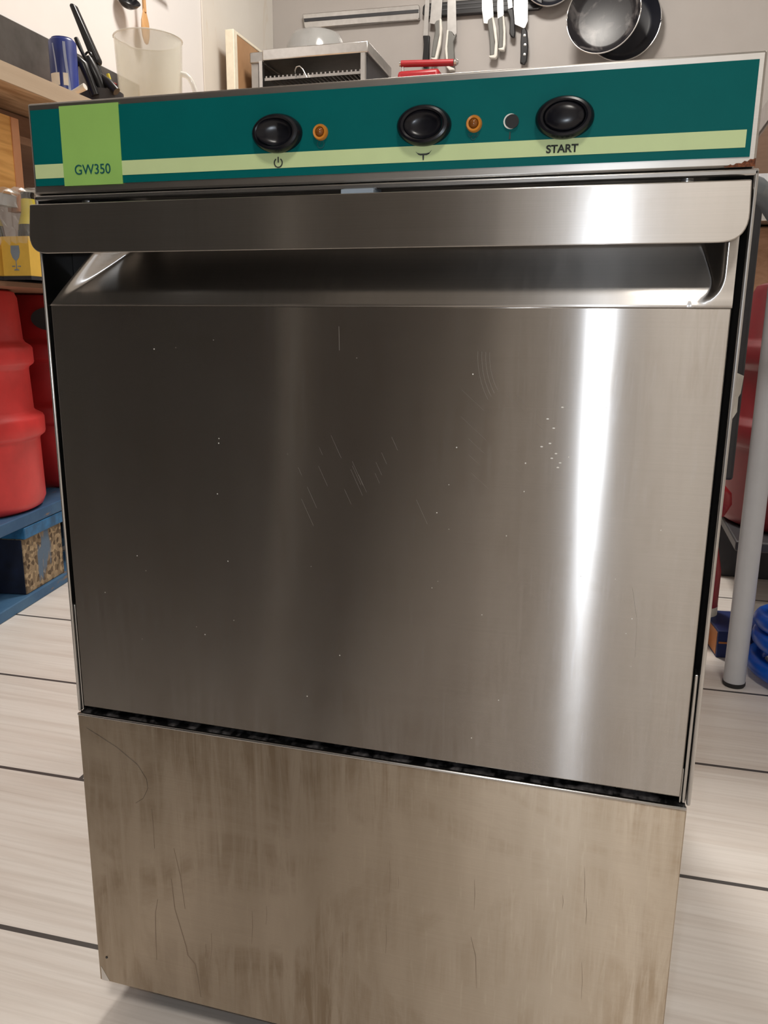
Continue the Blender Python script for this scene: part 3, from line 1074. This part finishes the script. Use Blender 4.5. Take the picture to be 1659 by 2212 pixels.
MB().box(fx + 0.03, gx1 - 0.025, gd - 0.02, gd - 0.005, 0.02, gb).build('back_panel', STEEL, gr)
MB().box(fx, gx1, 0, gd, 0.0, 0.02).build('base', STEELD, gr, bevel=0.003)
rk = [(175, 0.012), (160, 0.012)]
for zz, nme in ((gb - 0.055, 'grid_rack'), (gb - 0.105, 'grid_rack')):
    b = MB()
    x = 0.005
    while x < gx1 - 0.035:
        b.box(x, x + 0.006, 0.015, gd - 0.03, zz, zz + 0.006)
        x += 0.0165
    b.box(0.002, gx1 - 0.03, 0.012, 0.018, zz - 0.010, zz - 0.001)
    b.box(0.002, gx1 - 0.03, gd - 0.045, gd - 0.035, zz - 0.004, zz + 0.006)
    b.build(nme, STEELD, gr)
MB().box(0.002, gx1 - 0.03, 0.022, gd - 0.05, gb - 0.132, gb - 0.118).build('drip_tray', BLACK, gr)
MB().lathe([(0.016, 0), (0.016, 0.012), (0.010, 0.016), (0, 0.016)], (gx1 - 0.001, gd - 0.06, gb - 0.05), (1, 0, 0), 20).build('knob', BLACK, gr, smooth=True)
pth = [P3(642, 168, YG + 0.004), P3(640, 155, YG + 0.004), P3(643, 147, YG + 0.003), P3(650, 145, YG + 0.003), P3(657, 152, YG + 0.003), P3(666, 170, YG + 0.004)]
pth = [p + Vector((0, -0.012, 0)) for p in pth]
o = MB().tube(pth, 0.0022, 8).build('rack_lifter', STEEL, smooth=True)
tag(o, 'bent wire lifter hooked on the grill rack', 'wire lifter')
# translucent bowl upside down on the grill
p = at(683, 90, 'y', YG + 0.20)
pr = (at(747, 90, 'y', YG + 0.20).x - at(619, 90, 'y', YG + 0.20).x) / 2
bh = at(683, 69, 'y', YG + 0.20).z - zt_
b = MB()
b.lathe([(pr, 0.0), (pr * 1.0, 0.010), (pr * 0.93, bh * 0.55), (pr * 0.78, bh * 0.86), (pr * 0.5, bh * 0.99), (0, bh), (0, bh - 0.004), (pr * 0.5, bh * 0.99 - 0.004), (pr * 0.76, bh * 0.86 - 0.004), (pr * 0.90, bh * 0.5), (pr * 0.96, 0.0)], seg=48)
o = b.build('upturned_bowl', FROST, smooth=True)
o.location = (p.x, YG + 0.20, zt_)
tag(o, 'translucent grey bowl upside down on top of the grill', 'bowl')
# board leaning by the corner
xb = g_tl.x - 0.095
b0, b1 = at(503, 62, 'x', xb), at(514, 66, 'x', xb)
brd = empty('tall_board', (xb, b0.y, ZW), 'upright brown board with a cream front edge beside the grill', 'board')
MB().box(-0.030, 0.0, 0.03, 0.50, 0, b0.z - ZW - 0.01).build('panel', BOARDW, brd)
MB().box(-0.032, 0.002, 0.0, 0.03, 0, b0.z - ZW).build('cream_edging', CREAMW, brd, bevel=0.002)
MB().box(-0.032, 0.002, 0.03, 0.50, b0.z - ZW - 0.010, b0.z - ZW).build('top_edging', CREAMW, brd, bevel=0.002)

# red-handled press
YR = 2.55
q0, q1 = at(867, 138, 'y', YR), at(980, 135, 'y', YR)
z1 = at(900, 153, 'y', YR).z
pr_ = empty('sandwich_press', (q0.x, YR, ZW), 'red appliance with a red bar handle on steel posts below the knives', 'appliance')
w_ = q1.x - q0.x
MB().box(-0.01, w_ * 0.75, -0.02, 0.2, 0.0, z1 - ZW).build('body', REDG, pr_, bevel=0.012)
MB().box(0.01, w_ * 0.7, 0, 0.18, z1 - ZW, z1 - ZW + 0.002).build('top_plate', REDG, pr_)
MB().tube([(0, 0, q0.z - ZW), (w_, 0, q1.z - ZW)], 0.011, 16).build('bar_handle', REDG, pr_, smooth=True)
MB().tube([(-0.006, 0, q0.z - ZW), (0.0, 0, q0.z - ZW)], 0.009, 12).build('end_cap', STEEL, pr_, smooth=True)
MB().lathe([(0, 0), (0.010, 0.002), (0.011, 0.010), (0.006, 0.016), (0, 0.017)], (w_, 0, q1.z - ZW), (1, 0, 0), 14).build('end_cap', STEEL, pr_, smooth=True)
MB().tube([(0.006, 0, z1 - ZW - 0.02), (0.006, 0, q0.z - ZW)], 0.004, 10).build('post', STEEL, pr_, smooth=True)
MB().tube([(w_ * 0.6, 0.02, z1 - ZW - 0.02), (w_ * 0.6, 0.01, q0.z - ZW)], 0.003, 10).build('post', STEEL, pr_, smooth=True)

# ------------------------------------------------------------------ knife racks and knives
YK = YB - 0.001


def wallpoly(b, px, y, th):
    b.prism([at(a, c, 'y', y) for a, c in px], (0, th, 0))
    return b


o = wallpoly(MB(), [(653, 30), (903, 9), (906, 13), (906, 39), (903, 42), (660, 62), (657, 58)], YK - 0.020, 0.020).build('steel_knife_rack', STEEL, bevel=0.003)
tag(o, 'plain steel magnetic knife rack, empty, on the grey wall', 'knife rack')
wallpoly(MB(), [(656, 40), (904, 20), (904, 27), (657, 47)], YK - 0.0225, 0.0025).build('groove', DARKAP, o)
bk = wallpoly(MB(), [(913, 14), (918, 7), (1160, -13), (1172, -10), (1172, 12), (1164, 19), (920, 37), (912, 30)], YK - 0.022, 0.022).build('magnetic_knife_strip', BLACK, bevel=0.004)
tag(bk, 'black magnetic knife rack holding seven knives on the grey wall', 'knife rack')
for d in (4, 14):
    wallpoly(MB(), [(925, 8 + d), (1158, -10 + d), (1158, -7 + d), (925, 11 + d)], YK - 0.0235, 0.002).build('magnet_bar', DARKAP, bk)


def knife(blade, grip, label, mat, spine=None, studs=None, dy=0.0, name='kitchen_knife'):
    yb2 = YK - 0.0262 - dy
    root = wallpoly(MB(), blade, yb2, 0.0022).build(name, STEEL)
    tag(root, label, 'knife', 'knives on the magnetic rack')
    wallpoly(MB(), grip, yb2 - 0.008, 0.018).build('grip', mat, root, bevel=0.004)
    if spine:
        wallpoly(MB(), spine, yb2 - 0.0095, 0.021).build('grip_spine', WHITEP, root, bevel=0.003)
    if studs:
        for a, c in studs:
            p = at(a, c, 'y', yb2 - 0.008)
            MB().lathe([(0.005, 0), (0.005, 0.0012), (0, 0.002)], p, (0, -1, 0), 12).build('rivet', STEEL, root)
    return root


knife([(920, -25), (929, -25), (924, 78), (914, 78)], [(913, 76), (928, 76), (927, 100), (926, 140), (922, 147), (914, 146), (912, 130), (915, 95)],
      'bread knife with slim blade and black handle, leftmost on the rack', BLACK)
knife([(934, -30), (957, -30), (953, 45), (938, 52), (928, 50), (931, 20)], [(938, 52), (942, 44), (950, 42), (950, 70), (945, 95), (940, 124), (931, 124), (935, 90), (940, 66)],
      'knife with curved grey handle, white spine on its right, second from left', GREYG,
      spine=[(949, 40), (953, 39), (955, 60), (952, 95), (945, 124), (943, 130), (932, 128), (930, 124), (939, 124), (944, 100), (949, 75)], dy=0.004)
knife([(967, -30), (984, -30), (986, 72), (982, 76), (976, 68), (966, 66)], [(968, 66), (975, 67), (980, 77), (986, 73), (979, 90), (981, 115), (982, 142), (968, 144), (966, 110)],
      'knife with grey handle, white spine on its left, third from left', GREYG,
      spine=[(965, 64), (969, 64), (966, 100), (968, 142), (981, 147), (982, 151), (970, 152), (964, 145), (961, 105)])
knife([(1041, -30), (1062, -30), (1066, 35), (1058, 42), (1053, 51), (1045, 50), (1041, 20)], [(1053, 50), (1054, 42), (1063, 36), (1067, 70), (1069, 100), (1068, 120), (1058, 120), (1057, 80)],
      'wide knife with grey and white handle, left of the right-hand four', GREYG,
      spine=[(1062, 34), (1066, 35), (1072, 60), (1075, 95), (1074, 120), (1070, 126), (1058, 125), (1055, 120), (1067, 118), (1069, 90)])
knife([(1077, -30), (1086, -30), (1088, 32), (1083, 36), (1075, 40), (1074, 12)], [(1076, 40), (1079, 36), (1086, 34), (1087, 70), (1086, 104), (1076, 104), (1078, 70)],
      'small knife with grey and white handle beside the wide one', GREYG,
      spine=[(1085, 32), (1089, 34), (1092, 60), (1092, 95), (1089, 109), (1078, 108), (1075, 104), (1086, 102), (1087, 70)])
knife([(1094, -30), (1103, -30), (1107, 16), (1098, 19)], [(1093, 20), (1100, 18), (1109, 17), (1111, 40), (1113, 70), (1112, 80), (1104, 80), (1100, 72), (1101, 40), (1097, 28)],
      'small knife with short plain black handle, second from right', BLACK)
knife([(1111, -30), (1140, -30), (1140, 45), (1133, 62), (1125, 58), (1112, 52), (1110, 20)], [(1126, 62), (1134, 58), (1139, 68), (1141, 100), (1138, 132), (1133, 139), (1123, 137), (1124, 120), (1124, 90)],
      'broad chef knife with riveted black handle, rightmost on the rack', BLACK, studs=[(1133, 77), (1134, 97), (1133, 118)])

# ------------------------------------------------------------------ hanging pans


def pan(cx_, cy_, rpx, y, tilt, label, depth=0.042, grp='pans hanging on the back wall', inner=PANM, ang=0.35):
    c = at(cx_, cy_, 'y', y)
    r = (at(cx_ + rpx, cy_, 'y', y) - c).length * 0.985
    root = empty('frying_pan', c, label, 'frying pan', grp)
    ax = Vector(tilt).normalized()
    MB().lathe([(0, -depth), (r * 0.72, -depth), (r * 0.82, -depth * 0.85), (r * 0.97, -0.004), (r, 0), (r * 0.985, 0.001)], (0, 0, 0), ax, 56).build('outer_wall', PANB, root, smooth=True)
    MB().lathe([(0, -depth + 0.003), (r * 0.70, -depth + 0.003), (r * 0.80, -depth * 0.8), (r * 0.955, -0.002), (r * 0.985, 0.001)], (0, 0, 0), ax, 56).build('cooking_surface', inner, root, smooth=True)
    x = Vector((0, 0, 1)).cross(ax).normalized()
    y2 = ax.cross(x)
    MB().tube([(x * math.cos(k * PI / 28) + y2 * math.sin(k * PI / 28)) * r * 0.985 + ax * 0.0005 for k in range(56)], 0.0022, 8, close=True).build('rim', STEEL, root, smooth=True)
    hdv = (Vector((math.sin(ang), 0, math.cos(ang)))).normalized()
    MB().tube([hdv * (r * 0.97), hdv * (r + 0.05) + Vector((0, 0.012, 0)), hdv * (r + 0.19) + Vector((0, 0.01, 0))], [0.009, 0.010, 0.012]).build('handle', BLACK, root, smooth=True)
    return root, c, r


pan(1345, 44, 86, YB - 0.052, (0.10, -1, 0.02), 'black frying pan behind the front pan, partly hidden, at the right', inner=PANB, ang=-0.15)
pan(1303, 30, 84, YB - 0.140, (-0.16, -1, 0.06), 'worn black frying pan with shiny rim hanging in front', ang=0.28)
pan(1190, -52, 61, YB - 0.050, (0.0, -1, 0.0), 'small pan whose rim just shows above the rack end', inner=PANB, ang=0.1)

# ------------------------------------------------------------------ kegs, pallet and cartons at the left
pal = empty('pallet', (-0.92, 1.0, 0), 'worn blue painted wooden pallet under the red barrels at left', 'pallet')
PXR = 0.26      # right edge relative to the root


def pb_(n, x0, x1, y0, y1, z0, z1, m=PALM):
    return MB().box(x0, x1, y0, y1, z0, z1).build(n, m, pal, bevel=0.002)


pal.rotation_euler = (0, 0, math.radians(9.4))
pal.location = (-0.672, 0.77, 0)
for x0, x1 in ((-0.36, -0.28), (-0.22, -0.14), (-0.085, 0)):
    pb_('bottom_board', x0, x1, -0.62, 0.58, 0.0, 0.020)
for y0, y1 in ((-0.62, -0.50), (-0.02, 0.12), (0.46, 0.58)):
    pb_('stringer_board', -0.36, 0.0, y0, y1, 0.126, 0.148, PALB if y0 == -0.02 else PALM)
for x0, x1 in ((-0.36, -0.27), (-0.25, -0.18), (-0.16, -0.09), (-0.07, 0.0)):
    pb_('deck_board', x0, x1, -0.62, 0.58, 0.149, 0.171)
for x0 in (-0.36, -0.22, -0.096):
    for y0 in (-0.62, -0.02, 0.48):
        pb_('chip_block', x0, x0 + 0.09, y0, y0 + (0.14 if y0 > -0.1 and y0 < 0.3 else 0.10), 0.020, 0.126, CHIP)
        pb_('navy_end', x0, x0 + 0.088, y0 - 0.0015, y0 - 0.0002, 0.021, 0.125, NAVYD)  # thin dark navy plate over the near face of each block

ZK = 0.1715
KEGP = [(0, 0), (0.150, 0), (0.160, 0.006), (0.1655, 0.02), (0.1635, 0.140), (0.1650, 0.146), (0.1740, 0.153), (0.1755, 0.157), (0.1755, 0.186), (0.173, 0.191), (0.1600, 0.198), (0.1565, 0.203), (0.1535, 0.284),
        (0.1550, 0.289), (0.1630, 0.295), (0.1645, 0.299), (0.1640, 0.326), (0.161, 0.331), (0.1510, 0.338), (0.1475, 0.344), (0.143, 0.425), (0.138, 0.436), (0.128, 0.440), (0.120, 0.436), (0.118, 0.40), (0, 0.40)]


def keg(x, y, z, label, mat, sc=1.0, hole=None):
    root = empty('beer_keg', (x, y, z), label, 'keg', 'red ribbed kegs')
    MB().lathe([(r * sc, h * sc) for r, h in KEGP], seg=64).build('shell', mat, root, smooth=True)
    MB().lathe([(0.03, 0.40 * sc), (0.03, 0.42 * sc), (0.012, 0.425 * sc), (0, 0.425 * sc)], seg=20).build('valve', STEEL, root, smooth=True)
    if hole is not None:
        r = 0.1455 * sc
        d = Vector((math.cos(hole), math.sin(hole), 0))
        b = MB()
        b.lathe([(0.031, -0.006), (0.031, 0.0015), (0.029, 0.0012), (0, 0.0012)], d * r + Vector((0, 0, 0.385 * sc)), d, 24, 1.2, 0.75)
        b.build('grip_hole', RUBBER, root, smooth=True)
    return root


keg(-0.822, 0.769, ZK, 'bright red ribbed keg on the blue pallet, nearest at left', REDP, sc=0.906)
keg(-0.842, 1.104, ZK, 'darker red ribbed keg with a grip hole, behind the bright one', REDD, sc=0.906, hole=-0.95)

zbd = ZK + 0.440 * 0.906 + 0.0005
board = MB().box(-1.00, -0.612, 0.53, 1.21, zbd, zbd + 0.008).build('thin_board', BROWNW)
tag(board, 'thin pinkish board lying on top of the red kegs', 'board')
YC = 0.684
cA = at(63, 545, 'y', YC)
cB = at(3, 534, 'y', YC)
cht = 0.066


def carton(x, y, w, d, label, icon=True):
    root = empty('bottle_carton', (x, y, zbd + 0.009), label, 'carton', 'yellow bottle cartons')
    b = MB()
    b.box(-w, 0, 0, 0.0025, 0, cht)
    b.box(-0.0025, 0, 0.0025, d, 0, cht)
    b.box(-w, -w + 0.0025, 0.0025, d, 0, cht)
    b.box(-w, 0, d, d + 0.0025, 0, cht)
    b.box(-w, 0, 0, d, 0, 0.003)
    b.build('tray', YEL, root)
    MB().box(-w - 0.0006, 0.0006, -0.0006, d, 0.0, 0.006).build('dark_base_band', DARKAP, root)
    if icon:
        # printed tulip glass
        cx_ = -w * 0.50
        bowl = [(-0.0075, 0.052), (0.0075, 0.052), (0.0085, 0.042), (0.006, 0.034), (0.001, 0.029), (-0.001, 0.029), (-0.006, 0.034), (-0.0085, 0.042)]
        b = MB()
        for poly in (bowl, [(-0.0006, 0.029), (0.0006, 0.029), (0.0006, 0.016), (-0.0006, 0.016)], [(-0.005, 0.0145), (0.005, 0.0145), (0.003, 0.0165), (-0.003, 0.0165)],
                     [(-0.008, 0.020), (-0.003, 0.020), (-0.003, 0.0215), (-0.008, 0.0215)], [(0.003, 0.020), (0.008, 0.020), (0.008, 0.0215), (0.003, 0.0215)]):
            b.prism([(cx_ + x_, -0.0008, z_) for x_, z_ in poly], (0, 0.0006, 0))
        b.build('glass_print', GREYP, root)
    return root


wA = cA.x - cB.x
carton(cA.x, YC, wA, 0.16, 'yellow bottle carton printed with a grey beer glass, on the kegs')
carton(cA.x - wA - 0.006, YC - 0.01, 0.09, 0.16, 'plain yellow carton at the left end, beside the printed one', icon=False)
for i, (dx, dy) in enumerate(((-0.022, 0.035), (-0.022, 0.100), (-0.095, 0.035))):
    bx, by = cA.x + dx, YC + dy
    root = empty('beer_bottle', (bx, by, zbd + 0.0125), ['dark bottle with yellow neck label at the front of the printed carton', 'dark bottle behind the front one in the printed carton',
                 'dark bottle with yellow neck label at the far left'][i], 'bottle', 'bottles in the yellow cartons')
    MB().lathe([(0, 0), (0.0175, 0), (0.019, 0.003), (0.019, 0.068), (0.017, 0.082), (0.011, 0.100), (0.0095, 0.128), (0.0105, 0.130), (0.0105, 0.132), (0, 0.132)], seg=28).build('glass', BOTTLE, root, smooth=True)
    MB().lathe([(0.0172, 0.083), (0.0116, 0.1005), (0.0102, 0.122), (0.0100, 0.122)], seg=28).build('neck_label', YELL, root, smooth=True)
# crinkled film over the cartons
b = MB()
gx, gy = 26, 16
gg = []
for j in range(gy + 1):
    row = []
    for i in range(gx + 1):
        s_, t_ = i / gx, j / gy
        x = cA.x - 0.15 + 0.168 * s_
        if t_ < 0.6:
            y = YC - 0.012 + 0.012 * t_
            z = zbd + 0.066 + 0.078 * (t_ / 0.6)
        else:
            y = YC - 0.002 + 0.15 * (t_ - 0.6) / 0.4
            z = zbd + 0.146
        row.append(b.bm.verts.new((x, y + random.uniform(-0.004, 0.003), z + random.uniform(-0.006, 0.006))))
    gg.append(row)
for j in range(gy):
    for i in range(gx):
        b.bm.faces.new((gg[j][i], gg[j][i + 1], gg[j + 1][i + 1], gg[j + 1][i]))
o = b.build('plastic_wrap', WRAP)
tag(o, 'crinkled clear plastic wrap over the bottles and yellow cartons', 'plastic wrap')

# ------------------------------------------------------------------ right side
tb = empty('steel_table', (0.549, 0.762, 0), 'steel topped table with round pale grey legs right of the washer', 'table')
for lx, ly in ((0, 0), (0.95, 0), (0, 0.62), (0.95, 0.62)):
    lg = MB().lathe([(0.0105, 0.004), (0.0152, 0.004), (0.0152, 0.82), (0, 0.82)], (lx, ly, 0), (0, 0, 1), 28).build('leg', TUBEG, tb, smooth=True)
    MB().lathe([(0, 0), (0.0145, 0), (0.0160, 0.003), (0.0160, 0.007), (0, 0.007)], (lx, ly, 0), (0, 0, 1), 24).build('foot_cap', RUBBER, lg, smooth=True)
MB().box(-0.005, 1.0, -0.04, 0.68, 0.82, 0.86).build('tabletop', STEEL, tb, bevel=0.004)

# grey hose leaving the back of the washer
a = at(1636, 408, 'y', 0.52)
c_ = at(1668, 474, 'y', 0.60)
o = MB().tube([(0.30, 0.483, a.z + 0.034), (0.40, 0.50, a.z + 0.026), (a.x, 0.52, a.z), (a.x * 0.5 + c_.x * 0.5 + 0.002, 0.56, a.z * 0.5 + c_.z * 0.5 + 0.006), (c_.x + 0.008, 0.60, c_.z), (c_.x + 0.06, 0.62, c_.z - 0.06), (c_.x + 0.13, 0.64, 0.40), (c_.x + 0.24, 0.66, 0.013), (c_.x + 0.5, 0.66, 0.013)], 0.0115, 16).build('drain_hose', HOSEG, smooth=True)
tag(o, 'smooth grey hose curving down behind the right of the washer', 'hose')

keg(0.728, 1.22, 0.155, 'dark red ribbed keg behind the pale table leg at right', plain('maroon_barrel_paint', (0.17, 0.006, 0.012), 0.45))
pl2 = MB().box(0.572, 1.10, 1.03, 1.41, 0.135, 0.153).box(0.572, 1.10, 1.33, 1.41, 0, 0.136).build('keg_stand', DARKAP, bevel=0.003)
tag(pl2, 'dark low platform carrying the keg at right', 'platform')
o = empty('dark_cabinet', (0.44, 0.80, 0), 'dark tall narrow metal cabinet directly behind the washer', 'cabinet')
xr_ = at(1637, 552, 'y', 0.80).x
MB().box(-0.2, xr_ - 0.44, 0, 0.14, 0.30, 0.70).build('body', DARKAP, o, bevel=0.004)
MB().box(-0.2, -0.02, 0.01, 0.13, 0, 0.30).build('base', RUBBER, o)
MB().prism([at(px_, py_, 'y', 0.799) - o.location for px_, py_ in ((1580, 800), (1607, 812), (1600, 850), (1595, 858), (1592, 890), (1580, 908), (1560, 900))], (0, 0.0006, 0)).build('torn_label', WHITEP, o)

# red bottle standing behind the washer
bx_ = at(1557, 1230, 'y', 0.95).x - 0.028
o = empty('detergent_bottle', (bx_, 0.95, 0), 'red plastic bottle with a round red cap, peeking out right of the washer frame', 'bottle')
MB().lathe([(0, 0), (0.026, 0.002), (0.029, 0.02), (0.029, 0.12), (0.020, 0.165), (0, 0.165)], seg=28).build('bottle_body', REDG, o, smooth=True)
MB().lathe([(0.0295, 0.022), (0.0295, 0.060)], seg=28).build('cream_label', CREAMW, o, smooth=True)
MB().lathe([(0.018, 0.163), (0.018, 0.19), (0, 0.19)], seg=20).build('neck', BLACK, o, smooth=True)
zc_ = at(1560, 1080, 'y', 0.95).z
MB().lathe([(0, -0.03), (0.02, -0.026), (0.030, -0.005), (0.028, 0.012), (0.015, 0.026), (0, 0.029)], (0.004, 0, zc_), (0, 0, 1), 24).build('cap', REDG, o, smooth=True)
# dark blue box on the floor
fbx = at(1546, 1420, 'z', 0)
o = empty('blue_box', (fbx.x, fbx.y, 0), 'small dark blue cardboard box with an orange stripe, behind the table leg', 'box')
NAVY = plain('navy_card', (0.008, 0.02, 0.11), 0.5)
ORNG = plain('orange_print', (0.5, 0.18, 0.05), 0.5)
MB().box(0, 0.075, 0, 0.10, 0, 0.045).build('carton_body', NAVY, o, bevel=0.001)
MB().box(0.002, 0.0756, -0.0006, 0.1, 0.024, 0.027).build('printed_stripe', ORNG, o)
MB().box(-0.0006, 0.001, 0.004, 0.09, 0.004, 0.041).build('printed_end', ORNG, o)
o.rotation_euler = (0, 0, math.radians(8))

# coil of blue hose
cen = at(1712, 1440, 'z', 0)
b = MB()
pts = []
N = 190
for k in range(N):
    t = k / N
    a = t * 2 * PI * 5.2
    rr = 0.098 + 0.014 * math.sin(a * 0.37 + 1) + 0.006 * math.sin(3 * a)
    pts.append((rr * math.cos(a), rr * 0.95 * math.sin(a), 0.0145 + 0.105 * t + 0.007 * math.sin(a * 0.5 + 2)))
b.tube(pts, 0.0135, 14)
o = b.build('hose_coil', HOSEB, smooth=True)
o.location = (0.694, 0.80, 0)
tag(o, 'loose coil of bright blue hose on the tiles beside the table leg', 'hose')
# grey appliance on the right part of the back worktop
xa = at(1641, 350, 'y', 2.55).x
za = at(1650, 292, 'y', 2.55).z
ap = empty('warming_box', (xa, 2.55, ZW), 'grey box appliance with a white lid on the back worktop at the far right', 'appliance')
MB().box(0, 0.40, 0, 0.30, 0, za - ZW - 0.012).build('housing', TUBEG, ap, bevel=0.006)
MB().box(0.004, 0.396, 0.004, 0.296, za - ZW - 0.012, za - ZW).build('dark_joint', BLACK, ap)
MB().prism([(0.0, 0, za - ZW), (0.40, 0, za - ZW), (0.40, 0, za - ZW + 0.09), (0.07, 0, za - ZW + 0.09)], (0, 0.30, 0)).build('lid', WHITEP, ap, bevel=0.004)
# brown cupboard below the back worktop
cu_ = empty('base_cupboard', (0.30, 2.56, 0), 'brown wooden base cupboard under the right part of the back worktop', 'cupboard')
MB().box(0, 1.30, 0.02, 0.48, 0.03, 0.262).box(0, 1.30, 0.02, 0.48, 0.262, 0.84).build('carcass', BROWNW, cu_)
MB().box(0.003, 0.648, 0, 0.02, 0.05, 0.60).build('door', BROWNW, cu_, bevel=0.003)
MB().box(0.652, 1.297, 0, 0.02, 0.05, 0.60).build('door', BROWNW, cu_, bevel=0.003)
MB().box(0.003, 1.297, 0, 0.02, 0.625, 0.835).build('drawer_front', BROWNW, cu_, bevel=0.003)
MB().box(0.003, 1.297, -0.004, 0.018, 0.604, 0.620).build('pale_rail', STEEL, cu_)
MB().box(0.02, 1.28, 0.04, 0.46, 0, 0.03).build('plinth', RUBBER, cu_)
